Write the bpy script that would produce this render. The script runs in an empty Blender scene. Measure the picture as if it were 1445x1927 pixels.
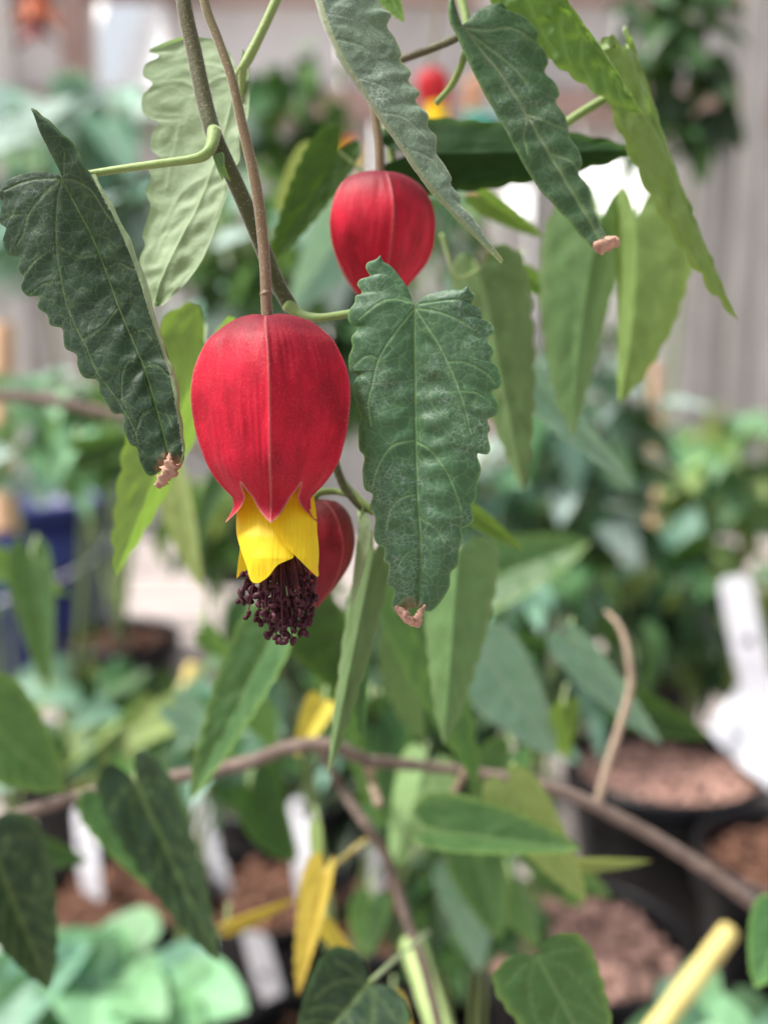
import bpy, math, random
import numpy as np
from mathutils import Vector, Matrix, Euler

# ------------------------------------------------------------------ camera, world, sun, exposure
scn = bpy.context.scene
COL = scn.collection
W0, H0 = 1445.0, 1927.0                       # photograph size the pixel notes refer to
PITCH = math.radians(11.0)
FPX = 2066.0                                  # focal length in photograph pixels
CAM = np.array((0.0, 0.0, 1.25))
FOCUS = 0.145
cd = bpy.data.cameras.new('camera'); cam = bpy.data.objects.new('camera', cd); COL.objects.link(cam)
cam.location = CAM; cam.rotation_euler = (math.pi/2 - PITCH, 0, 0)
cd.sensor_fit = 'VERTICAL'; cd.sensor_height = 36.0; cd.lens = 36.0*FPX/H0
cd.clip_start = 0.01; cd.clip_end = 500
cd.dof.use_dof = True; cd.dof.focus_distance = FOCUS; cd.dof.aperture_fstop = 12.0
cd.dof.aperture_blades = 0
scn.camera = cam

SUN_EL, SUN_AZ = math.radians(60), math.radians(-90)      # azimuth clockwise from +Y: high sun to the left of the flowers
world = bpy.data.worlds.new('World'); scn.world = world; world.use_nodes = True
wn, wl = world.node_tree.nodes, world.node_tree.links
bg = wn['Background']; sky = wn.new('ShaderNodeTexSky'); sky.sky_type = 'NISHITA'; sky.sun_disc = False
sky.sun_elevation = SUN_EL; sky.sun_rotation = SUN_AZ; sky.air_density = 1.0; sky.dust_density = 5.0; sky.ozone_density = 1.0
hs = wn.new('ShaderNodeHueSaturation'); hs.inputs['Saturation'].default_value = 0.35   # thin high cloud: a whiter sky
wl.new(sky.outputs[0], hs.inputs['Color']); wl.new(hs.outputs[0], bg.inputs['Color']); bg.inputs['Strength'].default_value = 0.05
sd = bpy.data.lights.new('sun', 'SUN'); sun = bpy.data.objects.new('sun', sd); COL.objects.link(sun)
sd.energy = 1.5; sd.angle = math.radians(16); sd.color = (1.0, 0.96, 0.9)
sdir = Vector((math.sin(SUN_AZ)*math.cos(SUN_EL), math.cos(SUN_AZ)*math.cos(SUN_EL), math.sin(SUN_EL)))
sun.rotation_euler = sdir.to_track_quat('Z', 'Y').to_euler(); sun.location = (0, 0, 5)
vs = scn.view_settings; vs.view_transform = 'Standard'; vs.look = 'None'; vs.gamma = 1.0; vs.use_curve_mapping = False
vs.exposure = 2.2
scn.cycles.max_bounces = 5; scn.cycles.diffuse_bounces = 3; scn.cycles.glossy_bounces = 2; scn.cycles.transmission_bounces = 3; scn.cycles.transparent_max_bounces = 4

# ------------------------------------------------------------------ pixel -> place
cp, sp = math.cos(PITCH), math.sin(PITCH)
RIGHT = np.array((1.0, 0, 0)); FWD = np.array((0, cp, -sp)); UP = np.array((0, sp, cp))
def P(px, py, d):
    """point of the place on the ray through a photograph pixel, d metres along the view axis"""
    px, py, d = np.broadcast_arrays(np.asarray(px, float), np.asarray(py, float), np.asarray(d, float))
    u = (px-W0/2)/FPX; v = -(py-H0/2)/FPX
    return CAM + d[..., None]*(FWD + u[..., None]*RIGHT + v[..., None]*UP)
def ray_z(px, py, z):
    """where the ray through a pixel meets the level plane z"""
    r = FWD + (px-W0/2)/FPX*RIGHT - (py-H0/2)/FPX*UP
    d = (z-CAM[2])/r[2]
    return CAM + d*r, d

# ------------------------------------------------------------------ object helpers
ORG = {}
def tag(o, label=None, cat=None, group=None, kind=None):
    if label: o['label'] = label
    if cat: o['category'] = cat
    if group: o['group'] = group
    if kind: o['kind'] = kind
    return o
def thing(name, loc, label, cat, group=None):
    o = bpy.data.objects.new(name, None); COL.objects.link(o); o.location = loc; o.empty_display_size = 0.01
    ORG[o.name] = np.array(loc, float)
    return tag(o, label, cat, group)
def part_empty(name, parent, label=None):
    o = bpy.data.objects.new(name, None); COL.objects.link(o); o.parent = parent; o.empty_display_size = 0.005
    ORG[o.name] = ORG[parent.name]
    return tag(o, label)
def mk_mesh(name, V, F, mat, attrs=None, smooth=True):
    me = bpy.data.meshes.new(name)
    V = np.asarray(V, float).reshape(-1, 3)
    me.from_pydata(V.tolist(), [], [tuple(map(int, f)) for f in F])
    if smooth: me.shade_smooth()
    for k, a in (attrs or {}).items():
        a = np.asarray(a, float)
        if a.ndim == 1:
            at = me.attributes.new(k, 'FLOAT', 'POINT'); at.data.foreach_set('value', a.astype(np.float32))
        else:
            at = me.attributes.new(k, 'FLOAT_VECTOR', 'POINT'); at.data.foreach_set('vector', a.astype(np.float32).ravel())
    if mat: me.materials.append(mat)
    return me
def obj(name, V, F, mat, parent=None, attrs=None, smooth=True, label=None, kind=None):
    """one mesh object; V in world metres, stored relative to its thing's base"""
    V = np.asarray(V, float).reshape(-1, 3)
    org = ORG[parent.name] if parent else np.zeros(3)
    o = bpy.data.objects.new(name, mk_mesh(name, V-org, F, mat, attrs, smooth)); COL.objects.link(o)
    if parent: o.parent = parent
    ORG[o.name] = org
    return tag(o, label, kind=kind)
def inst(name, me, parent, loc, rot=(0, 0, 0), scale=1.0):
    o = bpy.data.objects.new(name, me); COL.objects.link(o); o.parent = parent
    o.location = np.asarray(loc)-ORG[parent.name]; o.rotation_euler = rot
    o.scale = (scale,)*3 if np.isscalar(scale) else scale
    ORG[o.name] = ORG[parent.name]
    return o

# ------------------------------------------------------------------ curves and grids
def resample(pts, n):
    """smooth curve (Catmull-Rom through the points), n samples even along its length"""
    p = np.asarray(pts, float)
    if len(p) == 2: return p[0]+(p[1]-p[0])*np.linspace(0, 1, n)[:, None]
    q = np.vstack([2*p[0]-p[1], p, 2*p[-1]-p[-2]])
    out = []
    t = np.linspace(0, 1, 12, endpoint=False)[:, None]
    for i in range(1, len(q)-2):
        a, b, c, d = q[i-1], q[i], q[i+1], q[i+2]
        out.append(0.5*((2*b)+(-a+c)*t+(2*a-5*b+4*c-d)*t**2+(-a+3*b-3*c+d)*t**3))
    out.append(p[-1:]); out = np.vstack(out)
    L = np.r_[0, np.cumsum(np.linalg.norm(np.diff(out, axis=0), axis=1))]
    s = np.linspace(0, L[-1], n)
    return np.stack([np.interp(s, L, out[:, k]) for k in range(out.shape[1])], 1)
def grid_faces(n, m, off=0, flip=False):
    i, j = np.meshgrid(np.arange(n-1), np.arange(m-1), indexing='ij')
    a = off+i*m+j
    f = np.stack([a, a+1, a+m+1, a+m], -1).reshape(-1, 4)
    return f[:, ::-1] if flip else f
def frames(C):
    T = np.gradient(C, axis=0); T /= np.linalg.norm(T, axis=1)[:, None]+1e-12
    ref = np.array((0.31, 0.52, 0.79)); A = np.cross(T, ref); A /= np.linalg.norm(A, axis=1)[:, None]+1e-12
    return T, A, np.cross(T, A)
def tube(pts, rad, n=24, sides=10, caps=True):
    """tapered round stem through world points"""
    C = resample(pts, n); r = np.interp(np.linspace(0, 1, n), np.linspace(0, 1, len(np.atleast_1d(rad))), np.atleast_1d(rad)) if np.ndim(rad) else np.full(n, rad)
    T, A, B = frames(C); th = np.linspace(0, 2*np.pi, sides, endpoint=False)
    V = C[:, None]+r[:, None, None]*(np.cos(th)[None, :, None]*A[:, None]+np.sin(th)[None, :, None]*B[:, None])
    F = []
    for i in range(n-1):
        for j in range(sides):
            k = (j+1) % sides
            F.append((i*sides+j, i*sides+k, (i+1)*sides+k, (i+1)*sides+j))
    if caps: F += [tuple(range(sides))[::-1], tuple((n-1)*sides+j for j in range(sides))]
    return V.reshape(-1, 3), F
def join(parts):
    V, F, o = [], [], 0
    for v, f in parts:
        V.append(v); F += [tuple(int(i)+o for i in ff) for ff in f]; o += len(v)
    return np.vstack(V), F
def lathe(prof, c, sides=40, close=False):
    """prof: (radius, z) rows turned about the vertical axis through c"""
    pr = np.asarray(prof, float); th = np.linspace(0, 2*np.pi, sides, endpoint=False)
    V = np.stack([c[0]+pr[:, 0][:, None]*np.cos(th), c[1]+pr[:, 0][:, None]*np.sin(th), np.broadcast_to(c[2]+pr[:, 1][:, None], (len(pr), sides))], -1)
    F = []
    n = len(pr)
    for i in range(n-1):
        for j in range(sides):
            k = (j+1) % sides
            F.append((i*sides+j, i*sides+k, (i+1)*sides+k, (i+1)*sides+j))
    if close: F.append(tuple(range(sides))[::-1])
    return V.reshape(-1, 3), F
def box(x0, x1, y0, y1, z0, z1):
    V = [(x, y, z) for x in (x0, x1) for y in (y0, y1) for z in (z0, z1)]
    return np.array(V, float), [(0, 1, 3, 2), (4, 6, 7, 5), (0, 4, 5, 1), (2, 3, 7, 6), (0, 2, 6, 4), (1, 5, 7, 3)]
_rng = np.random.RandomState(5); _tab = _rng.rand(256, 256)
def vnoise(x, y, seed=0):
    x = np.asarray(x, float)+seed*17.3; y = np.asarray(y, float)+seed*9.7
    xi = np.floor(x).astype(int); yi = np.floor(y).astype(int); fx = x-xi; fy = y-yi
    fx = fx*fx*(3-2*fx); fy = fy*fy*(3-2*fy)
    g = lambda a, b: _tab[a % 256, b % 256]
    return (g(xi, yi)*(1-fx)*(1-fy)+g(xi+1, yi)*fx*(1-fy)+g(xi, yi+1)*(1-fx)*fy+g(xi+1, yi+1)*fx*fy)*2-1
def pdist(X, Y, line):
    """distance of points to a polyline in the same plane"""
    p = np.asarray(line, float)[:, :2]; d = np.full(X.shape, 1e9)
    for a, b in zip(p[:-1], p[1:]):
        e = b-a; L = e@e+1e-12
        t = np.clip(((X-a[0])*e[0]+(Y-a[1])*e[1])/L, 0, 1)
        d = np.minimum(d, np.hypot(X-a[0]-t*e[0], Y-a[1]-t*e[1]))
    return d

# ------------------------------------------------------------------ materials
class NT:
    """small node-tree writer"""
    def __init__(s, name):
        s.m = bpy.data.materials.new(name); s.m.use_nodes = True
        s.n, s.l = s.m.node_tree.nodes, s.m.node_tree.links
        s.n.clear(); s.out = s.n.new('ShaderNodeOutputMaterial')
    def put(s, inp, v):
        if isinstance(v, bpy.types.NodeSocket): s.l.new(v, inp)
        elif isinstance(v, tuple) and len(v) == 3 and inp.type == 'RGBA': inp.default_value = (*v, 1)
        else: inp.default_value = v
    def attr(s, name, vec=False):
        a = s.n.new('ShaderNodeAttribute'); a.attribute_name = name
        return a.outputs['Vector' if vec else 'Fac']
    def math(s, op, a, b=0.0, c=None, clamp=False):
        x = s.n.new('ShaderNodeMath'); x.operation = op; x.use_clamp = clamp
        s.put(x.inputs[0], a); s.put(x.inputs[1], b)
        if c is not None: s.put(x.inputs[2], c)
        return x.outputs[0]
    def mix(s, f, a, b, mode='MIX'):
        x = s.n.new('ShaderNodeMix'); x.data_type = 'RGBA'; x.blend_type = mode
        s.put(x.inputs[0], f); s.put(x.inputs[6], a); s.put(x.inputs[7], b)
        return x.outputs[2]
    def noise(s, vec, scale, detail=3.0, rough=0.55):
        x = s.n.new('ShaderNodeTexNoise'); s.put(x.inputs['Vector'], vec); x.inputs['Scale'].default_value = scale
        x.inputs['Detail'].default_value = detail; x.inputs['Roughness'].default_value = rough
        return x.outputs['Fac']
    def voro(s, vec, scale, feature='DISTANCE_TO_EDGE'):
        x = s.n.new('ShaderNodeTexVoronoi'); x.feature = feature; s.put(x.inputs['Vector'], vec); x.inputs['Scale'].default_value = scale
        return x.outputs[0]
    def scale(s, vec, k):
        x = s.n.new('ShaderNodeVectorMath'); x.operation = 'MULTIPLY'; s.put(x.inputs[0], vec); x.inputs[1].default_value = k
        return x.outputs[0]
    def ramp(s, f, lo, hi):
        x = s.n.new('ShaderNodeMapRange'); s.put(x.inputs[0], f); x.inputs[1].default_value = lo; x.inputs[2].default_value = hi
        return x.outputs[0]
    def objco(s):
        return s.n.new('ShaderNodeTexCoord').outputs['Object']
    def rnd(s):
        return s.n.new('ShaderNodeObjectInfo').outputs['Random']
    def back(s):
        return s.n.new('ShaderNodeNewGeometry').outputs['Backfacing']
    def bump(s, h, strength, dist):
        x = s.n.new('ShaderNodeBump'); x.inputs['Strength'].default_value = strength; x.inputs['Distance'].default_value = dist
        s.put(x.inputs['Height'], h); return x.outputs[0]
    def bsdf(s, col, rough=0.6, normal=None, spec=0.4, sheen=0.0, sss=0.0, trans=None, tcol=None, sheen_tint=None, metallic=0.0, emis=None):
        b = s.n.new('ShaderNodeBsdfPrincipled'); s.put(b.inputs['Base Color'], col); s.put(b.inputs['Roughness'], rough)
        b.inputs['Specular IOR Level'].default_value = spec; b.inputs['Metallic'].default_value = metallic
        if sheen: b.inputs['Sheen Weight'].default_value = sheen; b.inputs['Sheen Roughness'].default_value = 0.4
        if sheen_tint: s.put(b.inputs['Sheen Tint'], sheen_tint)
        if normal: s.put(b.inputs['Normal'], normal)
        o = b.outputs[0]
        if trans:
            t = s.n.new('ShaderNodeBsdfTranslucent'); s.put(t.inputs['Color'], tcol if tcol is not None else col)
            if normal: s.put(t.inputs['Normal'], normal)
            mx = s.n.new('ShaderNodeMixShader'); s.put(mx.inputs[0], trans); s.l.new(o, mx.inputs[1]); s.l.new(t.outputs[0], mx.inputs[2]); o = mx.outputs[0]
        s.l.new(o, s.out.inputs['Surface'])
        return s.m

LARG = {}
def far_leaf_mat(name, top, under, vein, edge, trans=0.3, tcol=None, sheen=0.0, rough=0.5, **kw):
    """the same leaf colours with less fine grain, for plants too far off to show it"""
    t = NT(name+'_far'); v = t.attr('vein'); n1 = t.noise(t.attr('flat', True), 0.12, 2); r = t.rnd()
    col = t.mix(t.ramp(n1, 0.3, 0.7), tuple(c*0.7 for c in top), tuple(c*1.3 for c in top))
    col = t.mix(t.math('MULTIPLY', v, 0.6), t.mix(t.back(), col, under), vein)
    hs_ = t.n.new('ShaderNodeHueSaturation'); t.put(hs_.inputs['Color'], col)
    t.put(hs_.inputs['Hue'], t.math('MULTIPLY_ADD', r, 0.04, 0.48)); t.put(hs_.inputs['Value'], t.math('MULTIPLY_ADD', r, 0.6, 0.7))
    return t.bsdf(hs_.outputs[0], rough, None, 0.3, trans=trans, tcol=tcol or tuple(min(1, c*k) for c, k in zip(top, (2.4, 2.6, 0.9))))
def leaf_mat(name, *args, **kwargs):
    m = leaf_mat_(name, *args, **kwargs); LARG[m.name] = (name, args, kwargs)
    return m
def leaf_mat_(name, top, under, vein, edge, trans=0.3, tcol=None, sheen=0.0, rough=0.5, dust=0.0, speck=0.0, spec=0.3, ek=0.6):
    t = NT(name); fl = t.attr('flat', True); v = t.attr('vein'); e = t.attr('edge')
    n1 = t.noise(fl, 0.22, 3); n2 = t.noise(fl, 1.7, 4)
    r = t.rnd()
    col = t.mix(t.ramp(n1, 0.3, 0.7), tuple(c*0.78 for c in top), tuple(c*1.22 for c in top))
    col = t.mix(t.math('MULTIPLY', t.ramp(n2, 0.35, 0.75), 0.35), col, tuple(c*1.35 for c in top))
    cell = t.voro(fl, 0.62)
    net = t.math('SUBTRACT', 1.0, t.ramp(cell, 0.0, 0.07))
    col = t.mix(t.math('MULTIPLY', net, 0.2), col, vein)
    col = t.mix(t.math('MULTIPLY', v, 0.75), col, vein)
    col = t.mix(t.math('MULTIPLY', e, ek), col, edge)
    ucol = t.mix(t.math('MULTIPLY', v, 0.6), t.mix(t.ramp(n1, 0.3, 0.7), tuple(c*0.85 for c in under), tuple(c*1.15 for c in under)), tuple(min(1, c*1.35) for c in under))
    ucol = t.mix(t.math('MULTIPLY', e, 0.5), ucol, edge)
    col = t.mix(t.back(), col, ucol)
    hs_ = t.n.new('ShaderNodeHueSaturation'); t.put(hs_.inputs['Color'], col)
    t.put(hs_.inputs['Hue'], t.math('MULTIPLY_ADD', r, 0.03, 0.485)); t.put(hs_.inputs['Value'], t.math('MULTIPLY_ADD', r, 0.4, 0.8)); col = hs_.outputs[0]
    if dust:
        dm = t.attr('dust'); cr = t.math('SUBTRACT', 1.0, t.ramp(t.voro(t.scale(fl, (1, 1, 1)), 1.5), 0.0, 0.13))
        cr = t.math('MULTIPLY', cr, t.ramp(t.noise(fl, 0.9, 4), 0.42, 0.62))
        fz = t.ramp(t.noise(fl, 6.0, 3), 0.45, 0.8)
        dd = t.math('MULTIPLY', t.math('MULTIPLY_ADD', fz, 0.22, t.math('MULTIPLY', cr, 0.6)), dm)
        col = t.mix(t.math('MULTIPLY', dd, dust, clamp=True), col, (0.5, 0.58, 0.55))
    if speck:
        sp_ = t.math('SUBTRACT', 1.0, t.ramp(t.voro(fl, 3.3, 'F1'), 0.05, 0.28))
        col = t.mix(t.math('MULTIPLY', sp_, speck), col, (0.55, 0.6, 0.5))
    br = t.attr('brown'); col = t.mix(br, col, (0.30, 0.15, 0.09))
    h = t.math('ADD', t.math('MULTIPLY', t.ramp(cell, 0.0, 0.25), 0.25), t.math('MULTIPLY', n2, 0.8))
    h = t.math('ADD', h, t.math('MULTIPLY', t.noise(fl, 7.0, 2), 0.35))
    nrm = t.bump(h, 0.5, 0.00018)
    return t.bsdf(col, rough, nrm, spec, sheen, trans=trans, tcol=tcol or tuple(min(1, c*k) for c, k in zip(top, (2.4, 2.6, 0.9))))

LM = {}
LM['hero'] = leaf_mat('leaf_front', (0.030, 0.076, 0.034), (0.22, 0.30, 0.15), (0.20, 0.30, 0.13), (0.15, 0.27, 0.08), 0.14, (0.16, 0.34, 0.04), 0.12, 0.48, dust=0.42, speck=0.12)
LM['dark'] = leaf_mat('leaf_dark', (0.014, 0.031, 0.015), (0.34, 0.42, 0.24), (0.12, 0.17, 0.06), (0.07, 0.12, 0.04), 0.08, (0.08, 0.2, 0.02), 0.0, 0.5, dust=0.14, speck=0.08, spec=0.22)
LM['grey'] = leaf_mat('leaf_greyish', (0.125, 0.185, 0.13), (0.26, 0.33, 0.13), (0.24, 0.32, 0.18), (0.30, 0.38, 0.12), 0.12, (0.2, 0.4, 0.05), 0.35, 0.5, dust=0.8, speck=0.5)
LM['under'] = leaf_mat('leaf_pale_underside', (0.055, 0.11, 0.05), (0.29, 0.38, 0.23), (0.17, 0.26, 0.1), (0.36, 0.45, 0.27), 0.35, (0.22, 0.36, 0.10), 0.2, 0.6)
LM['under2'] = leaf_mat('leaf_green_underside', (0.055, 0.11, 0.05), (0.115, 0.205, 0.075), (0.15, 0.26, 0.08), (0.22, 0.30, 0.13), 0.25, (0.16, 0.28, 0.06), 0.15, 0.6)
LM['mid'] = leaf_mat('leaf_mid_green', (0.034, 0.096, 0.034), (0.20, 0.30, 0.13), (0.14, 0.24, 0.10), (0.20, 0.32, 0.08), 0.25, (0.20, 0.40, 0.05), 0.1, 0.42)
LM['fresh'] = leaf_mat('leaf_fresh_green', (0.075, 0.15, 0.035), (0.17, 0.27, 0.085), (0.2, 0.32, 0.1), (0.28, 0.42, 0.08), 0.3, (0.26, 0.46, 0.04), 0.1, 0.5)
LM['deep'] = leaf_mat('leaf_deep_green', (0.020, 0.055, 0.016), (0.035, 0.08, 0.02), (0.05, 0.1, 0.03), (0.12, 0.24, 0.03), 0.2, (0.08, 0.2, 0.01), 0.0, 0.5)
LM['night'] = leaf_mat('leaf_blackish_green', (0.010, 0.028, 0.007), (0.012, 0.032, 0.008), (0.02, 0.05, 0.01), (0.06, 0.13, 0.015), 0.1, (0.06, 0.16, 0.008), 0.0, 0.6, spec=0.1)
LM['olive'] = leaf_mat('leaf_olive', (0.034, 0.070, 0.020), (0.10, 0.16, 0.05), (0.06, 0.11, 0.03), (0.10, 0.19, 0.03), 0.2, (0.12, 0.26, 0.02), 0.0, 0.55, spec=0.15)
LM['glauc'] = leaf_mat('leaf_blue_green', (0.15, 0.30, 0.21), (0.30, 0.45, 0.34), (0.34, 0.45, 0.37), (0.34, 0.45, 0.34), 0.25, (0.3, 0.5, 0.25), 0.15, 0.45)
LM['silver'] = leaf_mat('leaf_silver_green', (0.36, 0.47, 0.42), (0.44, 0.52, 0.47), (0.45, 0.54, 0.48), (0.45, 0.54, 0.48), 0.25, (0.4, 0.55, 0.4), 0.1, 0.5)
LM['mint'] = leaf_mat('leaf_mint', (0.17, 0.35, 0.18), (0.26, 0.42, 0.26), (0.26, 0.42, 0.24), (0.26, 0.44, 0.24), 0.25, (0.28, 0.5, 0.2), 0.2, 0.5)
LM['lime'] = leaf_mat('leaf_lime', (0.22, 0.29, 0.10), (0.27, 0.34, 0.13), (0.3, 0.38, 0.15), (0.32, 0.40, 0.12), 0.3, (0.4, 0.5, 0.09), 0.1, 0.5)
LM['yellow'] = leaf_mat('leaf_yellow', (0.46, 0.38, 0.06), (0.46, 0.40, 0.12), (0.45, 0.3, 0.05), (0.45, 0.34, 0.08), 0.3, (0.6, 0.45, 0.04), 0.1, 0.5)

def simple_mat(name, col, rough=0.6, var=0.25, nscale=200.0, bump=0.0, bdist=0.001, spec=0.3, stretch=(1, 1, 1), sheen=0.0, metallic=0.0, trans=None):
    t = NT(name); o = t.scale(t.objco(), stretch)
    n = t.noise(o, nscale, 4); n2 = t.noise(o, nscale*0.17, 3)
    c = t.mix(t.ramp(n, 0.3, 0.7), tuple(x*(1-var) for x in col), tuple(min(1, x*(1+var)) for x in col))
    c = t.mix(t.math('MULTIPLY', t.ramp(n2, 0.4, 0.7), var), c, tuple(x*0.6 for x in col))
    return t.bsdf(c, rough, t.bump(n, bump, bdist) if bump else None, spec, sheen, metallic=metallic, trans=trans)
def stem_mat(name, lo, hi, k, fuzz=0.3):
    """stem whose colour drifts between two tones along the height of the plant"""
    t = NT(name); o = t.objco(); n = t.noise(o, k, 3); n2 = t.noise(o, 2600.0, 3)
    c = t.mix(t.ramp(n, 0.35, 0.65), lo, hi)
    sp_ = t.math('SUBTRACT', 1.0, t.ramp(t.voro(o, 1900.0, 'F1'), 0.05, 0.3))
    c = t.mix(t.math('MULTIPLY', sp_, fuzz), c, (0.5, 0.42, 0.33))
    return t.bsdf(c, 0.55, t.bump(n2, 0.4, 0.0002), 0.35, 0.35)
M = {}
M['stem'] = stem_mat('stem_olive', (0.042, 0.066, 0.014), (0.075, 0.062, 0.024), 25.0)
M['stem_green'] = stem_mat('stem_green', (0.16, 0.25, 0.06), (0.22, 0.30, 0.09), 30.0, 0.2)
M['pedicel'] = stem_mat('pedicel_russet', (0.17, 0.10, 0.055), (0.135, 0.12, 0.05), 22.0, 0.4)
M['bark'] = simple_mat('bark_grey_brown', (0.17, 0.125, 0.105), 0.8, 0.35, 350.0, 0.5, 0.0006)
M['bark_pale'] = simple_mat('bark_tan', (0.36, 0.27, 0.2), 0.8, 0.25, 300.0, 0.4, 0.0006)
M['crisp'] = simple_mat('dried_leaf_tip', (0.42, 0.25, 0.18), 0.8, 0.35, 900.0, 0.7, 0.0004)
M['hair'] = simple_mat('pale_hair', (0.55, 0.52, 0.42), 0.6, 0.1, 100.0)
M['redhair'] = simple_mat('reddish_hair', (0.62, 0.30, 0.27), 0.6, 0.1, 100.0)

def calyx_mat(name, red, dark, light):
    t = NT(name); uv = t.attr('flat', True); v = t.attr('vpos'); rd = t.attr('ridge'); e = t.attr('edge')
    st = t.noise(t.scale(uv, (3.0, 3.0, 0.8)), 1.0, 3, 0.5); big = t.noise(t.scale(uv, (1.7, 1.7, 1.5)), 1.0, 3)
    fine = t.noise(t.scale(uv, (45, 45, 28)), 1.0, 3)
    c = t.mix(t.ramp(st, 0.32, 0.68), tuple(x*0.86 for x in red), light)
    c = t.mix(t.math('MULTIPLY', t.ramp(big, 0.46, 0.68), 0.65), c, tuple(x*0.5 for x in red))
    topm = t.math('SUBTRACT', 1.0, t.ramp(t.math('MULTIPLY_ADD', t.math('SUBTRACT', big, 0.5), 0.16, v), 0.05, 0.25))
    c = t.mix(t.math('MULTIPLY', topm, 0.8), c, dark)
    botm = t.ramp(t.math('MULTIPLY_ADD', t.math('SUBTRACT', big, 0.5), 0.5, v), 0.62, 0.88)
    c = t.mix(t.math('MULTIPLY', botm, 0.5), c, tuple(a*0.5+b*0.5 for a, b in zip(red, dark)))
    c = t.mix(t.math('MULTIPLY', rd, 0.6), c, (0.40, 0.12, 0.11))
    c = t.mix(t.math('MULTIPLY', e, 0.75), c, (0.42, 0.20, 0.15))
    sp_ = t.math('SUBTRACT', 1.0, t.ramp(t.voro(t.scale(uv, (36, 36, 30)), 1.0, 'F1'), 0.06, 0.34))
    c = t.mix(t.math('MULTIPLY', sp_, t.math('MULTIPLY_ADD', rd, 0.45, 0.2)), c, (0.75, 0.26, 0.24))
    h = t.math('ADD', t.math('MULTIPLY', fine, 0.5), t.math('MULTIPLY', st, 0.6))
    return t.bsdf(c, 0.5, t.bump(h, 0.6, 0.00025), 0.2, 0.08, sheen_tint=(1.0, 0.4, 0.4), trans=0.12, tcol=(0.7, 0.015, 0.03))
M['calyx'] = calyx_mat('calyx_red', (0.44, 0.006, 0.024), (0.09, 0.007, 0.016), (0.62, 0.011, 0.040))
M['calyx_shaded'] = calyx_mat('calyx_red_shaded', (0.20, 0.008, 0.016), (0.06, 0.012, 0.010), (0.26, 0.012, 0.02))  # red calyx with the shade behind the front flower put into its colour
M['calyx_far'] = calyx_mat('calyx_scarlet', (0.62, 0.02, 0.03), (0.2, 0.01, 0.02), (0.75, 0.04, 0.05))
def petal_mat():
    t = NT('petal_yellow'); uv = t.attr('flat', True)
    st = t.noise(t.scale(uv, (9.0, 0.7, 1)), 1.0, 3); v = t.attr('vpos')
    c = t.mix(t.ramp(st, 0.35, 0.68), (0.90, 0.60, 0.010), (0.95, 0.76, 0.03))
    c = t.mix(t.math('SUBTRACT', 1.0, t.ramp(v, 0.0, 0.45)), c, (0.85, 0.36, 0.005))
    return t.bsdf(c, 0.45, t.bump(st, 0.35, 0.0003), 0.3, 0.1, trans=0.35, tcol=(0.95, 0.7, 0.02))
M['petal'] = petal_mat()
M['anther'] = simple_mat('anther_maroon', (0.046, 0.007, 0.014), 0.5, 0.4, 2500.0, 0.5, 0.0002, 0.25)
M['filament'] = simple_mat('filament_maroon', (0.075, 0.010, 0.016), 0.4, 0.3, 1500.0, spec=0.4, trans=0.15)
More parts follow.
